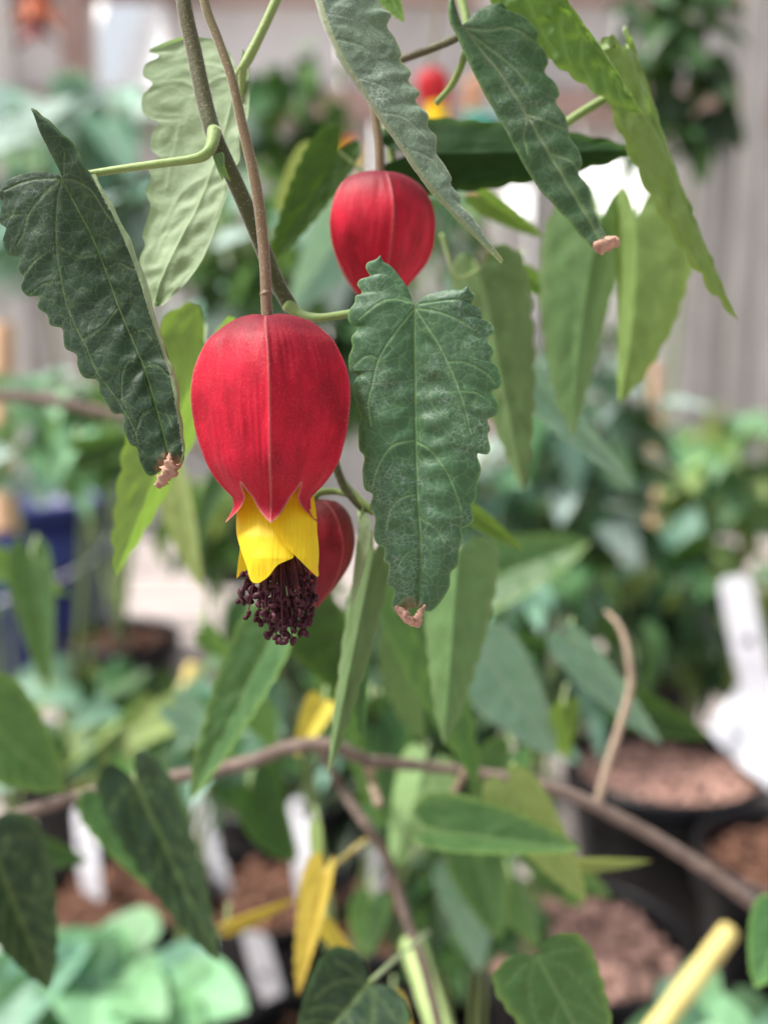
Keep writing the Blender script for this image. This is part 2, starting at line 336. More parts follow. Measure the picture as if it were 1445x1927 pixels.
# ------------------------------------------------------------------ leaf builders
def traced_leaf(name, parent, D, halves, veins, mat, under=False, n=150, m=46, pucker=0.2, pfreq=45.0, vw=3.0, tip=None, edge_w=0.07, seed=0, wave=None, label=None, brown_r=26.0, scal=0.4):
    """A leaf blade as one or more ruled, bulged surfaces between an inner curve (notch edge + midrib) and the outer margin.
    Points are (photo px, photo py, depth offset in mm); D is the depth of the blade in metres."""
    VS, FS, off = [], [], 0
    A = {k: [] for k in ('flat', 'vein', 'edge', 'dust', 'brown')}
    mmpx = D/FPX*1000
    for hf in halves:
        inner, outer, bulge = hf['inner'], hf['outer'], hf.get('bulge', 0.6)
        I, O = resample(inner, n), resample(outer, n)
        w_ = max(3, int(n*0.045)); ker = np.ones(2*w_+1)/(2*w_+1); pad = np.pad(O, ((w_, w_), (0, 0)), mode='edge')
        Sm = np.stack([np.convolve(pad[:, q], ker, mode='valid') for q in range(3)], 1); tt = np.linspace(0, 1, n)
        O = O+(scal*np.clip(tt/.12, 0, 1)*np.clip((1-tt)/.12, 0, 1))[:, None]*(O-Sm)*hf.get('scal', 1.0)
        s = np.linspace(0, 1, m)[None, :, None]
        G = I[:, None]*(1-s)+O[:, None]*s
        X, Y, Z = G[..., 0], G[..., 1], G[..., 2]
        Wd = P(X, Y, D+Z*1e-3)
        du = np.gradient(Wd, axis=0); dv = np.gradient(Wd, axis=1); N = np.cross(du, dv)
        N /= np.linalg.norm(N, axis=-1, keepdims=True)+1e-15
        if np.mean(N@FWD) > 0: N = -N; flip0 = True
        else: flip0 = False
        dist = np.full(X.shape, 1e9); vein = np.zeros(X.shape)
        for k, vl in enumerate(veins):
            w = vw*(1.0 if k == 0 else vl[1] if isinstance(vl, tuple) else 0.7)
            ln = vl[0] if isinstance(vl, tuple) else vl
            d = pdist(X, Y, resample([p[:2] for p in ln], 24)); vein = np.maximum(vein, np.exp(-(d/w)**2)*(1.0 if k == 0 else 0.8)); dist = np.minimum(dist, d)
        ss = np.broadcast_to(s[..., 0], X.shape); fade = np.clip((1-ss)/0.12, 0, 1)*np.clip(dist/14, 0, 1)
        sg = -1.0 if under else 1.0
        H = bulge*np.sin(np.pi*np.clip(ss, 0, 1))**0.8
        H += sg*pucker*fade*vnoise(X/pfreq, Y/pfreq*1.25, seed+1)+sg*pucker*0.45*fade*vnoise(X/pfreq*2.4, Y/pfreq*2.4, seed+2)
        H += -sg*0.10*np.exp(-(dist/(vw*1.2))**2)+sg*0.05*np.exp(-(dist/9)**2)
        if wave is not None: H += wave(X, Y, ss)
        Wd = Wd+N*(H*1e-3)[..., None]
        VS.append(Wd.reshape(-1, 3)); FS.append(grid_faces(n, m, off, (not flip0) ^ under ^ hf.get('turn', False))); off += n*m
        A['flat'].append(np.stack([X*mmpx, Y*mmpx, np.full(X.shape, seed*7.0)], -1).reshape(-1, 3))
        A['vein'].append(vein.ravel())
        Wpx = np.linalg.norm((O-I)[:, :2], axis=1)[:, None]
        A['edge'].append(np.maximum(np.exp(-((1-ss)*Wpx/3.4)**2), hf.get('edge0', 0.0)).ravel())
        A['dust'].append((np.clip(vnoise(X/70, Y/90, seed+5)*1.6+0.35, 0, 1)*hf.get('dust', 1.0)).ravel())
        bt = np.zeros(X.shape)
        if tip is not None:
            bt = np.clip(1.3-np.hypot(X-tip[0], Y-tip[1])/brown_r+0.25*vnoise(X/6, Y/6, 3), 0, 1)
        A['brown'].append(bt.ravel())
    o = obj(name, np.vstack(VS), np.vstack(FS), mat, parent, {k: np.concatenate(v) for k, v in A.items()}, label=label)
    return o

# flat pattern of the plant's leaf, unit length: heart base, long tapered blade, scalloped margin
C_IN = [(0.10, -0.14), (0.045, -0.08), (0.012, -0.02), (0, 0.0), (0, 0.25), (0, 0.5), (0, 0.75), (0, 1.0)]
C_OUT = [(0.10, -0.14), (0.19, -0.125), (0.255, -0.04), (0.275, 0.08), (0.262, 0.22), (0.235, 0.38), (0.195, 0.54), (0.145, 0.70), (0.085, 0.86), (0.0, 1.0)]
C_VEINS = [[(0, 0), (0, 1)], [(0, 0), (0.10, 0.12), (0.15, 0.30), (0.16, 0.45)], [(0, 0), (0.12, 0.02), (0.21, 0.06)],
           [(0, .32), (.09, .42), (.14, .55)], [(0, .48), (.08, .57), (.115, .68)], [(0, .63), (.055, .72), (.08, .8)], [(0, .76), (.035, .83), (.045, .88)]]
def leaf_pattern(n, m, teeth=11, amp=0.014, seed=0, base=1.0):
    """right half of the pattern: coordinates and vein / edge values"""
    I = resample([(x, y*(base if y < 0 else 1)) for x, y in C_IN], n); O = resample([(x, y*(base if y < 0 else 1)) for x, y in C_OUT], n)
    t = np.linspace(0, 1, n); T = np.gradient(O, axis=0); Nn = np.stack([-T[:, 1], T[:, 0]], 1); Nn /= np.linalg.norm(Nn, axis=1)[:, None]+1e-9
    if Nn[n//2, 0] < 0: Nn = -Nn
    ph = t*teeth+0.12*vnoise(t*7, t*0, seed+3)
    O = O+Nn*(amp*(np.abs(np.sin(np.pi*ph))-0.6)*np.clip(t/0.08, 0, 1)*np.clip((1-t)/0.08, 0, 1))[:, None]
    O[:, 0] = np.maximum(O[:, 0], 0.0)
    s = np.linspace(0, 1, m)[None, :, None]; G = I[:, None]*(1-s)+O[:, None]*s
    return G[..., 0], G[..., 1], np.broadcast_to(s[..., 0], G[..., 0].shape)
def shaped_leaf(b, tdir, nrm, L, width, fold=20.0, sag=0.15, curl=0.0, n=40, m=9, seed=0, teeth=11, base=1.0, pucker=0.012, asym=(1.0, 1.0), side_bend=0.0, vw=0.012, brown=0.0):
    """leaf blade in space: base point b, direction of the midrib, direction its upper face looks, length and full width in metres"""
    tdir = np.asarray(tdir, float); tdir = tdir/np.linalg.norm(tdir)
    nrm = np.asarray(nrm, float); nrm = nrm-(nrm@tdir)*tdir; nrm /= np.linalg.norm(nrm)+1e-12
    side = np.cross(tdir, nrm)
    VS, FS, off = [], [], 0; A = {k: [] for k in ('flat', 'vein', 'edge', 'dust', 'brown')}
    k = width/(0.55*L)
    fo = math.radians(fold)
    for sg, as_ in ((1, asym[0]), (-1, asym[1])):
        X, Y, S = leaf_pattern(n, m, teeth, 0.016/k, seed, base)
        vein = np.zeros(X.shape); dist = np.full(X.shape, 9.0)
        for q, vl in enumerate(C_VEINS):
            d = pdist(X, Y, resample(vl, 10)); vein = np.maximum(vein, np.exp(-(d/(vw if q == 0 else vw*0.7))**2)*(1 if q == 0 else 0.75)); dist = np.minimum(dist, d)
        x = X*k*as_
        # midrib bends towards -normal (sag) and sideways
        yy = Y; bend = -sag*np.clip(yy, 0, None)**2; sb = side_bend*yy*(1-yy)*1.0
        lift = x*math.sin(fo)-curl*x*x*4
        H = pucker*np.clip(dist/0.03, 0, 1)*np.clip((1-S)/0.15, 0, 1)*(vnoise(X*14, Y*11+sg*5, seed)+0.5*vnoise(X*30, Y*26+sg*3, seed+1))-0.004*np.exp(-(dist/0.02)**2)
        Lx = (sg*x*math.cos(fo)+sb)*L; Ly = (yy-0.35*sag*np.clip(yy, 0, None)**2)*L; Lz = (bend+lift+H)*L
        Wd = b+Lx[..., None]*side+Ly[..., None]*tdir+Lz[..., None]*nrm
        VS.append(Wd.reshape(-1, 3)); FS.append(grid_faces(n, m, off, sg < 0)); off += n*m
        A['flat'].append(np.stack([sg*X*L*1000, Y*L*1000, np.full(X.shape, seed*3.1)], -1).reshape(-1, 3)); A['vein'].append(vein.ravel())
        A['edge'].append(np.exp(-((1-S)*np.maximum(X[:, -1:], 0.02)/0.03)**2).ravel()); A['dust'].append(np.clip(vnoise(X*6, Y*6, seed+4), 0, 1).ravel())
        A['brown'].append((np.clip((Y-1+brown)/0.03, 0, 1) if brown else np.zeros(Y.shape)).ravel())
    return np.vstack(VS), np.vstack(FS), {k_: np.concatenate(v) for k_, v in A.items()}
def place_leaf(parent, bpx, tpx, wpx, d0, d1, mat, roll=0.0, fold=22.0, sag=0.0, under=False, seed=0, name='leaf', brown=0.0, petiole=None, pr=7.0, pmat='stem_green', **kw):
    """mid-distance leaf: base and tip by pixel and depth; roll turns it about its midrib, 0 = broad side to the camera"""
    b = P(bpx[0], bpx[1], d0); t = P(tpx[0], tpx[1], d1); ax = t-b; L = np.linalg.norm(ax); ax /= L
    face = -(b+t)/2+CAM; face /= np.linalg.norm(face); face -= (face@ax)*ax; face /= np.linalg.norm(face)
    R = Matrix.Rotation(math.radians(roll), 3, Vector(ax)); nrm = np.array(R @ Vector(face))
    if under: nrm = -nrm
    w = wpx*(d0+d1)/2/FPX
    V, F, A = shaped_leaf(b, ax, nrm, L, w, fold, sag, seed=seed, brown=brown, **kw)
    o = obj(name, V, F, LM[mat], parent, A)
    if petiole is None:
        petiole = [(bpx[0]+((seed*7) % 17-8), bpx[1]-42, d0+.024), (bpx[0], bpx[1]-18, d0+.010)]
    if petiole:
        pts = [P(*q) for q in petiole]+[b]
        v, f = tube(pts, np.array((pr, pr*0.8))*d0/FPX*0.5, 16, 8); obj('petiole', v, f, M[pmat], o)
    return o
def tube_px(pts, rpx, **kw):
    """stem through (px, py, depth m) with radius in photo pixels at each end"""
    W = np.array([P(*p) for p in pts]); r = np.atleast_1d(np.asarray(rpx, float)); dm = np.mean([p[2] for p in pts])
    return tube(W, r*dm/FPX, **kw)
def hairs_on(V, F, count, length, width, seed=0, pick=None):
    """short stiff hairs standing on a surface: one thin triangle each"""
    rs = np.random.RandomState(seed); V = np.asarray(V); F = [f for f in F if len(f) == 4]
    idx = np.array(F); 
    if pick is not None: idx = idx[pick(V[idx].mean(1))]
    q = idx[rs.randint(0, len(idx), count)]; a, b = rs.rand(count, 1), rs.rand(count, 1)
    p0, p1, p2, p3 = (V[q[:, i]] for i in range(4))
    pos = (p0*(1-a)+p1*a)*(1-b)+(p3*(1-a)+p2*a)*b
    N = np.cross(p2-p0, p3-p1); N /= np.linalg.norm(N, axis=1)[:, None]+1e-15
    dr = N+rs.randn(count, 3)*0.35; dr /= np.linalg.norm(dr, axis=1)[:, None]
    sd_ = np.cross(dr, rs.randn(count, 3)); sd_ /= np.linalg.norm(sd_, axis=1)[:, None]
    ln = length*(0.5+rs.rand(count, 1)); w = width
    VV = np.stack([pos-sd_*w, pos+sd_*w, pos+dr*ln], 1).reshape(-1, 3)
    return VV, np.arange(count*3).reshape(-1, 3)
def crumple(pts, radii, seed=0, n=14, sides=9, flat=0.6, amp=0.35):
    """twisted, crumpled dry leaf tip along (px,py,depth) points; radii in photo px"""
    W = np.array([P(*p) for p in pts]); C = resample(W, n); T, A, B = frames(C)
    r = np.interp(np.linspace(0, 1, n), np.linspace(0, 1, len(radii)), radii)*pts[0][2]/FPX
    th = np.linspace(0, 2*np.pi, sides, endpoint=False); tw = np.linspace(0, 2.6, n)[:, None]
    i, j = np.meshgrid(np.arange(n), np.arange(sides), indexing='ij')
    k = 1+amp*vnoise(i*0.9, np.cos(th)[None]*2+np.sin(th)[None]*1.3+i*0.2, seed)*1.6
    a = th[None]+tw
    V = C[:, None]+(r[:, None]*k*np.cos(a))[..., None]*A[:, None]+(flat*r[:, None]*k*np.sin(a))[..., None]*B[:, None]
    F = []
    for i in range(n-1):
        for j in range(sides):
            q = (j+1) % sides; F.append((i*sides+j, i*sides+q, (i+1)*sides+q, (i+1)*sides+j))
    F += [tuple(range(sides))[::-1], tuple((n-1)*sides+j for j in range(sides))]
    return V.reshape(-1, 3), F

# ------------------------------------------------------------------ the lantern flower
RIDGE = [(9, 9), (14, 3), (26, -1), (46, -2), (66, 2), (84, 11), (108, 32), (127, 54), (144, 92), (153, 130), (154, 165), (149, 205), (139, 245), (130, 277), (115, 304), (100, 323), (87, 336), (78, 345), (76, 354), (78, 369), (91, 393)]   # radius, drop (photo px of the front flower)
SINUS = 317.0; TIP = 386.0
def calyx(name, parent, c, k, rot, mat, n=120, m=25, tilt=(0, 0), closed=False, label=None, seed=0, flare=1.0):
    """five fused sepals with a raised rib each and a pointed tooth below; c = world point of the attachment, k = metres per unit"""
    prof = resample(RIDGE if not closed else [(9, 8), (16, 1), (40, -2), (78, 4), (108, 25), (132, 62), (146, 105), (150, 145), (144, 185), (128, 228), (104, 268), (76, 302), (48, 330), (24, 352), (8, 368), (1, 374)], n)
    r, y = prof[:, 0], prof[:, 1]; yt = y[-1]; sin_y = SINUS if not closed else 1e9
    VS, FS, off = [], [], 0; A = {q: [] for q in ('flat', 'vpos', 'ridge', 'edge')}
    u = np.linspace(-1, 1, 2*m+1); u = np.sign(u)*np.abs(u)**1.25
    for q in range(5):
        hw = np.where(y > sin_y, 1-np.clip((y-sin_y)/(yt-sin_y), 0, 1)**1.7, 1.0)
        phi = hw[:, None]*u[None]; R = r[:, None]
        vv = np.clip(y/ (SINUS+74), 0, 1)[:, None]
        sec = 1-0.125*np.sin(np.pi/2*np.clip(np.abs(phi), 0, 1))**0.9*np.clip(np.sin(np.pi*np.clip(vv*1.02, 0, 1)), 0, 1)**0.5+0.028*np.exp(-(phi/0.05)**2)*np.clip(vv/0.1, 0, 1)
        sec = sec+(0.026*vnoise(phi*2.0+q*9, vv*4.5, seed+q)+0.012*vnoise(phi*5+q*9, vv*9, seed+q+3)+0.006*vnoise(phi*14+q*9, vv*7, seed+q+5))*np.clip(vv*6, 0, 1)*(np.abs(phi) < 1.01)*(1-np.abs(phi)**4)
        if flare: R = R+np.where(y > 340, (y-340)*0.0*flare, 0)[:, None]
        th = math.radians(rot+72*q)+phi*math.radians(36)-math.radians(9)*np.exp(-vv/.12)
        ex = np.zeros_like(th)+R*sec
        yy = y[:, None]+13.0*np.exp(-(phi/0.34)**2)*np.exp(-((r[:, None]-34)/28)**2)*(y[:, None] < 60)-4.0*np.exp(-(phi/0.09)**2)*np.exp(-((r[:, None]-14)/9)**2)*(y[:, None] < 60)
        x = ex*np.sin(th); z = -np.broadcast_to(yy, th.shape); d = -ex*np.cos(th)
        L3 = np.stack([x, d, z], -1)*k                                   # x right, y away from camera, z up
        VS.append(L3.reshape(-1, 3)); FS.append(grid_faces(n, 2*m+1, off)); off += n*(2*m+1)
        A['flat'].append(np.stack([np.sin(th)+seed*3.3, np.cos(th)+seed*1.7, vv*2.4+np.zeros_like(phi)], -1).reshape(-1, 3))
        A['vpos'].append((vv+0*phi).ravel()); A['ridge'].append(np.exp(-(phi*np.clip(r, 20, None)[:, None]/3.4)**2).ravel())
        edge = np.where((y > sin_y)[:, None], np.exp(-((1-np.abs(u[None]))*hw[:, None]*r[:, None]*0.63/4.0)**2), 0)
        A['edge'].append((np.maximum(edge, np.clip((y[:, None]-(yt-10))/8, 0, 1)*(0 if closed else 1))).ravel())
    V = np.vstack(VS)
    Rm = np.array(Euler((math.radians(tilt[0]), math.radians(tilt[1]), 0)).to_matrix())
    V = V@Rm.T+c
    return obj(name, V, np.vstack(FS), mat, parent, {q: np.concatenate(v) for q, v in A.items()}, label=label), V, np.vstack(FS)
# ------------------------------------------------------------------ the hanging shoot in focus
D = FOCUS
K = D/FPX                                          # metres per photo pixel in the plane of focus
def crop(x0, y0, s):
    return lambda pts, z=0.0: [(x0+p[0]/s, y0+p[1]/s, (p[2] if len(p) > 2 else z)) for p in pts]
shoot = thing('flowering_shoot', P(345, -60, D+0.002), 'olive-stemmed shoot bearing the red lantern flower with yellow petals and maroon anthers', 'plant shoot')

# stem, node, pedicel
v, f = tube_px([(338, -140, D+.004), (346, 0, D+.004), (365, 95, D+.004), (385, 190, D+.0035), (403, 255, D+.003), (425, 305, D+.004), (455, 370, D+.006), (490, 455, D+.009), (520, 530, D+.012), (545, 575, D+.013), (575, 640, D+.016), (610, 800, D+.020), (640, 900, D+.022), (662, 935, D+.022), (690, 965, D+.022)], [13, 14, 15, 15, 15, 13, 10, 8], n=90, sides=14)
stem = obj('stem', v, f, M['stem'], shoot)
hv, hf = hairs_on(v, f, 2600, 0.00022, 0.000018, 1); obj('stem_hair', hv, hf, M['hair'], stem, smooth=False, kind='stuff')
v, f = tube_px([(378, -120, D-.002), (385, 0, D-.002), (411, 75, D-.002), (437, 150, D-.002), (455, 230, D-.0015), (474, 310, D-.001), (487, 380, D-.0005), (494, 440, D), (499, 500, D), (501, 540, D), (501, 556, D), (502, 575, D), (504, 602, D)], [9, 9, 8.5, 9, 10, 10.5, 10.5, 11], n=80, sides=14)
v = v.copy()
ped = obj('pedicel', v, f, M['pedicel'], shoot)
hv, hf = hairs_on(v, f, 2600, 0.00018, 0.000016, 2); obj('pedicel_hair', hv, hf, M['hair'], ped, smooth=False, kind='stuff')
v, f = tube_px([(499, 548, D), (501, 553, D), (502, 558, D)], [10.2, 12.4, 10.2], n=8, sides=14); obj('pedicel_joint', v, f, M['pedicel'], ped)
# stipules and bud at the node
v, f, a = shaped_leaf(P(408, 290, D), P(420, 335, D+.001)-P(408, 290, D), -FWD+0.5*RIGHT, 50*K, 26*K, 30, 0.1, n=30, m=8, seed=4, teeth=2, base=0.2)
obj('stipule', v, f, LM['under'], shoot, a)
v, f, a = shaped_leaf(P(420, 312, D), P(431, 342, D)-P(420, 312, D), -FWD-0.6*RIGHT, 34*K, 12*K, 30, 0.2, n=24, m=7, seed=5, teeth=1, base=0.2)
obj('stipule', v, f, LM['fresh'], shoot, a)

# ---- left leaf, folded, seen on its dark upper face
c1 = crop(0, 180, 2.537)
mid1 = [(300, 400, 0), (360, 520, .5), (430, 650, 1.0), (500, 820, 1.4), (560, 990, 1.5), (630, 1160, 1.3), (690, 1300, 1.0), (750, 1500, .5), (800, 1690, 0), (815, 1760, 0)]
inL = c1([(8, 470, 3.5), (25, 425, 3), (60, 396, 2.4), (120, 374, 1.6), (200, 367, .8), (270, 375, .2)]+mid1)
outL = c1([(8, 470, 3.5), (3, 495, 3.6), (30, 525, 3.2), (7, 560, 3.5), (4, 605, 3.6), (30, 640, 3.2), (18, 690, 3.2), (40, 755, 3.2), (88, 778, 2.8), (90, 830, 2.6), (112, 868, 2.4), (107, 915, 2.4), (138, 955, 2.3), (182, 966, 2), (186, 1010, 1.9), (226, 1048, 1.7), (245, 1092, 1.6), (292, 1115, 1.3), (304, 1158, 1.2), (318, 1205, 1.1), (362, 1240, .8), (374, 1292, .7), (405, 1342, .6), (462, 1364, .3), (480, 1422, .2), (518, 1480, 0), (545, 1515, 0), (586, 1530, -.2), (592, 1590, -.3), (622, 1660, -.4), (652, 1686, -.4), (672, 1752, -.4), (722, 1812, -.3), (815, 1760, 0)])
inR = c1([(155, 58, -2.5), (190, 160, -2), (235, 255, -1.2), (275, 330, -.5), (298, 385, 0)]+mid1)
outR = c1([(155, 58, -2.5), (178, 70, -2.8), (205, 96, -2.8), (240, 120, -2.9), (290, 172, -2.9), (345, 222, -2.9), (385, 285, -2.8), (402, 325, -2.7), (440, 378, -2.5), (490, 455, -2.2), (545, 545, -1.8), (600, 650, -1.4), (652, 770, -1.0), (700, 905, -.7), (745, 1060, -.6), (792, 1205, -.6), (826, 1320, -.8), (850, 1450, -.9), (872, 1600, -.8), (880, 1690, -.6), (868, 1755, -.3), (815, 1760, 0)])
rim_in = c1([(440, 378, -2.5), (490, 455, -2.2), (545, 545, -1.8), (600, 650, -1.4), (652, 770, -1.0), (700, 905, -.7), (745, 1060, -.6), (792, 1205, -.6), (826, 1320, -.8), (850, 1450, -.9), (872, 1600, -.8), (880, 1690, -.6), (868, 1755, -.3)])
rim_out = [(p[0]-q*np.sin(np.pi*u)**.6, p[1]+1.5*np.sin(np.pi*u), p[2]-1.3*np.sin(np.pi*u)**.6) for p, u, q in zip(rim_in, np.linspace(0, 1, len(rim_in)), np.interp(np.linspace(0, 1, len(rim_in)), [0, .4, 1], [11, 10, 5]))]
veins1 = [c1(mid1), c1([(300, 400), (281, 500), (276, 700), (300, 880), (320, 985), (360, 1090), (400, 1170), (440, 1260), (470, 1330)]), c1([(300, 400), (250, 440), (190, 510), (150, 570), (125, 650), (90, 715)]), c1([(300, 400), (200, 400), (110, 420), (40, 455)]),
          c1([(305, 398), (370, 405), (440, 450), (500, 540), (540, 600)]), (c1([(310, 380), (318, 270)]), .6), (c1([(150, 570), (80, 575), (20, 600)]), .5), (c1([(275, 720), (190, 780), (110, 860)]), .5), (c1([(300, 890), (220, 900), (140, 955)]), .5),
          (c1([(470, 760), (380, 770), (280, 720)]), .5), (c1([(570, 1010), (500, 1100), (400, 1170)]), .5), (c1([(690, 1290), (620, 1270), (590, 1330), (580, 1450)]), .5), (c1([(690, 1295), (760, 1290), (810, 1340)]), .55), (c1([(620, 1140), (690, 1120), (730, 1160)]), .5), (c1([(500, 830), (570, 800), (640, 830)]), .5), (c1([(745, 1490), (680, 1530), (650, 1620)]), .5), (c1([(750, 1500), (800, 1520), (830, 1580)]), .5), (c1([(470, 1330), (560, 1450), (640, 1590), (660, 1660)]), .5)]
def wave1(X, Y, s):
    u = ((X-118)*0.42+(Y-340)*0.9)/49.0
    d = pdist(X, Y, resample([p[:2] for p in veins1[0]], 30))
    return 0.17*np.sin(2*np.pi*u+1.8*vnoise(X/30, Y/40, 2)+0.5*np.sin(X/20))*np.exp(-(d/30)**2)*np.clip(d/7, 0, 1)*np.clip((Y-400)/120, 0, 1)
L1 = traced_leaf('leaf', shoot, D-0.001, [dict(inner=inL, outer=outL, bulge=.5), dict(inner=inR, outer=outR, bulge=.35, dust=.3), dict(inner=rim_in, outer=rim_out, bulge=.35, turn=True, edge0=0.0, dust=0, scal=0)], veins1, LM['dark'], n=260, m=60, vw=1.7, seed=1, wave=wave1, tip=(322, 880), brown_r=24, label='dark green folded leaf with a curled dry brown tip')
rim3 = np.array([P(p[0], p[1], D-0.001+p[2]*1e-3) for p in resample(rim_in, 120)]); rim4 = np.array([P(p[0], p[1], D-0.001+p[2]*1e-3) for p in resample(rim_out, 120)])
rv = np.stack([rim3, rim4], 1).reshape(-1, 3); rf = grid_faces(120, 2)
if np.mean(np.cross(rim4-rim3, np.gradient(rim3, axis=0))@FWD) < 0: rf = rf[:, ::-1]
hv, hf = hairs_on(rv, rf, 1500, 0.00026, 0.000016, 3); obj('leaf_hair', hv, hf, M['hair'], L1, smooth=False, kind='stuff')
v, f = crumple([(312, 885, D-.0015), (322, 872, D-.0022), (318, 888, D-.002), (308, 900, D-.002), (296, 915, D-.0015)], [3, 11, 15, 12, 7], 3, n=26, sides=13); obj('dried_tip', v, f, M['crisp'], L1)
v, f = crumple([(344, 870, D-.001), (332, 880, D-.0012), (320, 876, D-.0018), (319, 858, D-.002), (320, 853, D-.002)], [2, 6, 8, 6, 2], 5, n=20, sides=11); obj('dried_tip', v, f, M['crisp'], L1)
v, f = tube_px([(404, 246, D+.002), (398, 275, D), (385, 292, D-.001), (360, 300, D-.001), (300, 308, D+.000), (235, 317, D+.002), (178, 326, D+.003), (140, 332, D+.002), (119, 338, D-.0008)], [14, 11, 8.5, 8, 7.5, 7.5, 7, 4.5], n=50, sides=12)
pt = obj('petiole', v, f, M['stem_green'], L1); hv, hf = hairs_on(v, f, 900, 0.0002, 0.000015, 4); obj('petiole_hair', hv, hf, M['hair'], shoot, smooth=False, kind='stuff')

# ---- front leaf, broad side to the camera
c2 = crop(640, 480, 2.676)
mid2 = [(376, 268, 0), (374, 400, .3), (376, 560, .5), (378, 740, .6), (381, 930, .5), (386, 1120, .3), (392, 1260, .1), (404, 1420, 0), (404, 1560, .1), (396, 1700, .4), (388, 1765, .7)]
in2L = c2([(205, 30, 1.6), (226, 38, 1.4), (262, 62, 1.2), (305, 115, .9), (338, 165, .6), (360, 222, .3)]+mid2)
out2L = c2([(205, 30, 1.6), (170, 27, 1.8), (138, 42, 2), (132, 70, 2), (146, 108, 1.9), (108, 122, 1.9), (91, 150, 2), (104, 188, 1.9), (78, 208, 2), (72, 240, 2), (48, 285, 2), (48, 335, 2), (78, 372, 1.8), (58, 415, 1.9), (60, 462, 1.8), (46, 515, 1.9), (52, 585, 1.8), (80, 607, 1.6), (66, 655, 1.6), (76, 740, 1.5), (98, 805, 1.3), (94, 880, 1.2), (98, 975, 1.2), (118, 1018, 1.0), (114, 1090, 1.0), (126, 1175, .9), (158, 1210, .7), (152, 1270, .7), (174, 1325, .6), (172, 1400, .6), (186, 1450, .6), (218, 1480, .5), (222, 1540, .5), (242, 1568, .5), (240, 1655, .6), (266, 1692, .6), (264, 1775, .7), (292, 1800, .7), (330, 1790, .7), (388, 1765, .7)])
in2R = c2([(640, 180, -1.6), (560, 173, -1.2), (490, 183, -.8), (430, 205, -.5), (395, 232, -.2)]+mid2)
out2R = c2([(640, 180, -1.6), (668, 190, -1.8), (680, 212, -1.8), (664, 254, -1.7), (702, 268, -1.8), (718, 308, -1.8), (712, 326, -1.7), (750, 342, -1.8), (768, 385, -1.8), (745, 428, -1.6), (770, 478, -1.7), (766, 530, -1.6), (792, 562, -1.6), (808, 622, -1.6), (800, 665, -1.5), (770, 692, -1.3), (792, 745, -1.3), (786, 800, -1.2), (748, 832, -.9), (754, 878, -.9), (744, 905, -.8), (750, 968, -.8), (736, 1000, -.7), (698, 1008, -.5), (706, 1080, -.5), (690, 1148, -.3), (682, 1225, -.2), (664, 1262, -.1), (666, 1330, 0), (640, 1366, .1), (616, 1384, .1), (616, 1440, .2), (602, 1480, .2), (590, 1560, .3), (560, 1602, .3), (545, 1680, .4), (492, 1762, .6), (440, 1795, .7), (388, 1765, .7)])
veins2 = [c2(mid2), c2([(372, 275), (300, 370), (235, 460), (195, 540), (165, 660), (145, 745), (160, 860)]), c2([(380, 270), (440, 360), (500, 450), (545, 545), (590, 650), (630, 770), (655, 890)]), c2([(365, 245), (270, 232), (190, 260), (100, 325)]), c2([(392, 272), (480, 285), (580, 320), (680, 380)]), (c2([(395, 250), (500, 235), (660, 225)]), .4),
          (c2([(381, 935), (300, 950), (240, 990), (190, 1080), (165, 1180)]), .9), (c2([(383, 940), (460, 990), (530, 1080), (590, 1220), (605, 1280)]), .7), (c2([(386, 1205), (310, 1230), (255, 1290), (235, 1380)]), .8), (c2([(395, 1320), (470, 1370), (520, 1440)]), .5), (c2([(402, 1480), (340, 1500), (295, 1560)]), .6), (c2([(200, 530), (140, 510), (70, 560)]), .6), (c2([(545, 540), (640, 545), (740, 600), (780, 650)]), .6), (c2([(150, 770), (110, 770)]), .5), (c2([(600, 690), (680, 690), (760, 740)]), .4), (c2([(395, 1705), (330, 1720), (290, 1760)]), .4)]
def wave2(X, Y, s):
    d = np.abs(X-(781+(Y-580)*0.012)); right = X > 781
    k = np.where(right, 1.0, 0.55)
    return 0.17*k*np.sin(2*np.pi*(Y-690)/47.0+1.5*vnoise(X/40, Y/60, 9)+np.where(right, 0, 1.2)+(X-781)/60.0)*np.exp(-((d-32)/30)**2)*np.clip((Y-640)/90, 0, 1)*np.clip((1090-Y)/120, 0, 1)
L2 = traced_leaf('leaf', shoot, D-0.0005, [dict(inner=in2L, outer=out2L, bulge=.9), dict(inner=in2R, outer=out2R, bulge=.9)], veins2, LM['hero'], n=280, m=74, vw=1.8, seed=2, wave=wave2, tip=(772, 1152), brown_r=24, label='broad green leaf with pale deposits and a dry pinkish brown tip')
v, f = crumple([(750, 1146, D-.0012), (762, 1160, D-.0022), (776, 1168, D-.0026), (792, 1172, D-.0022)], [10, 17, 16, 8], 8, n=22, sides=13, flat=.5); obj('dried_tip', v, f, M['crisp'], L2)
v, f = crumple([(781, 1178, D-.0024), (786, 1163, D-.003), (791, 1150, D-.0032), (800, 1140, D-.003)], [8, 8, 6, 4], 9, n=16, sides=9); obj('dried_tip', v, f, M['crisp'], L2)
v, f = tube_px([(540, 572, D+.0125), (565, 592, D+.012), (600, 598, D+.010), (640, 593, D+.008), (690, 585, D+.005), (740, 580, D+.003), (780, 580, D-.0002)], [13, 9, 8, 8, 7.5, 7, 5], n=40, sides=12); obj('petiole', v, f, M['stem_green'], L2)

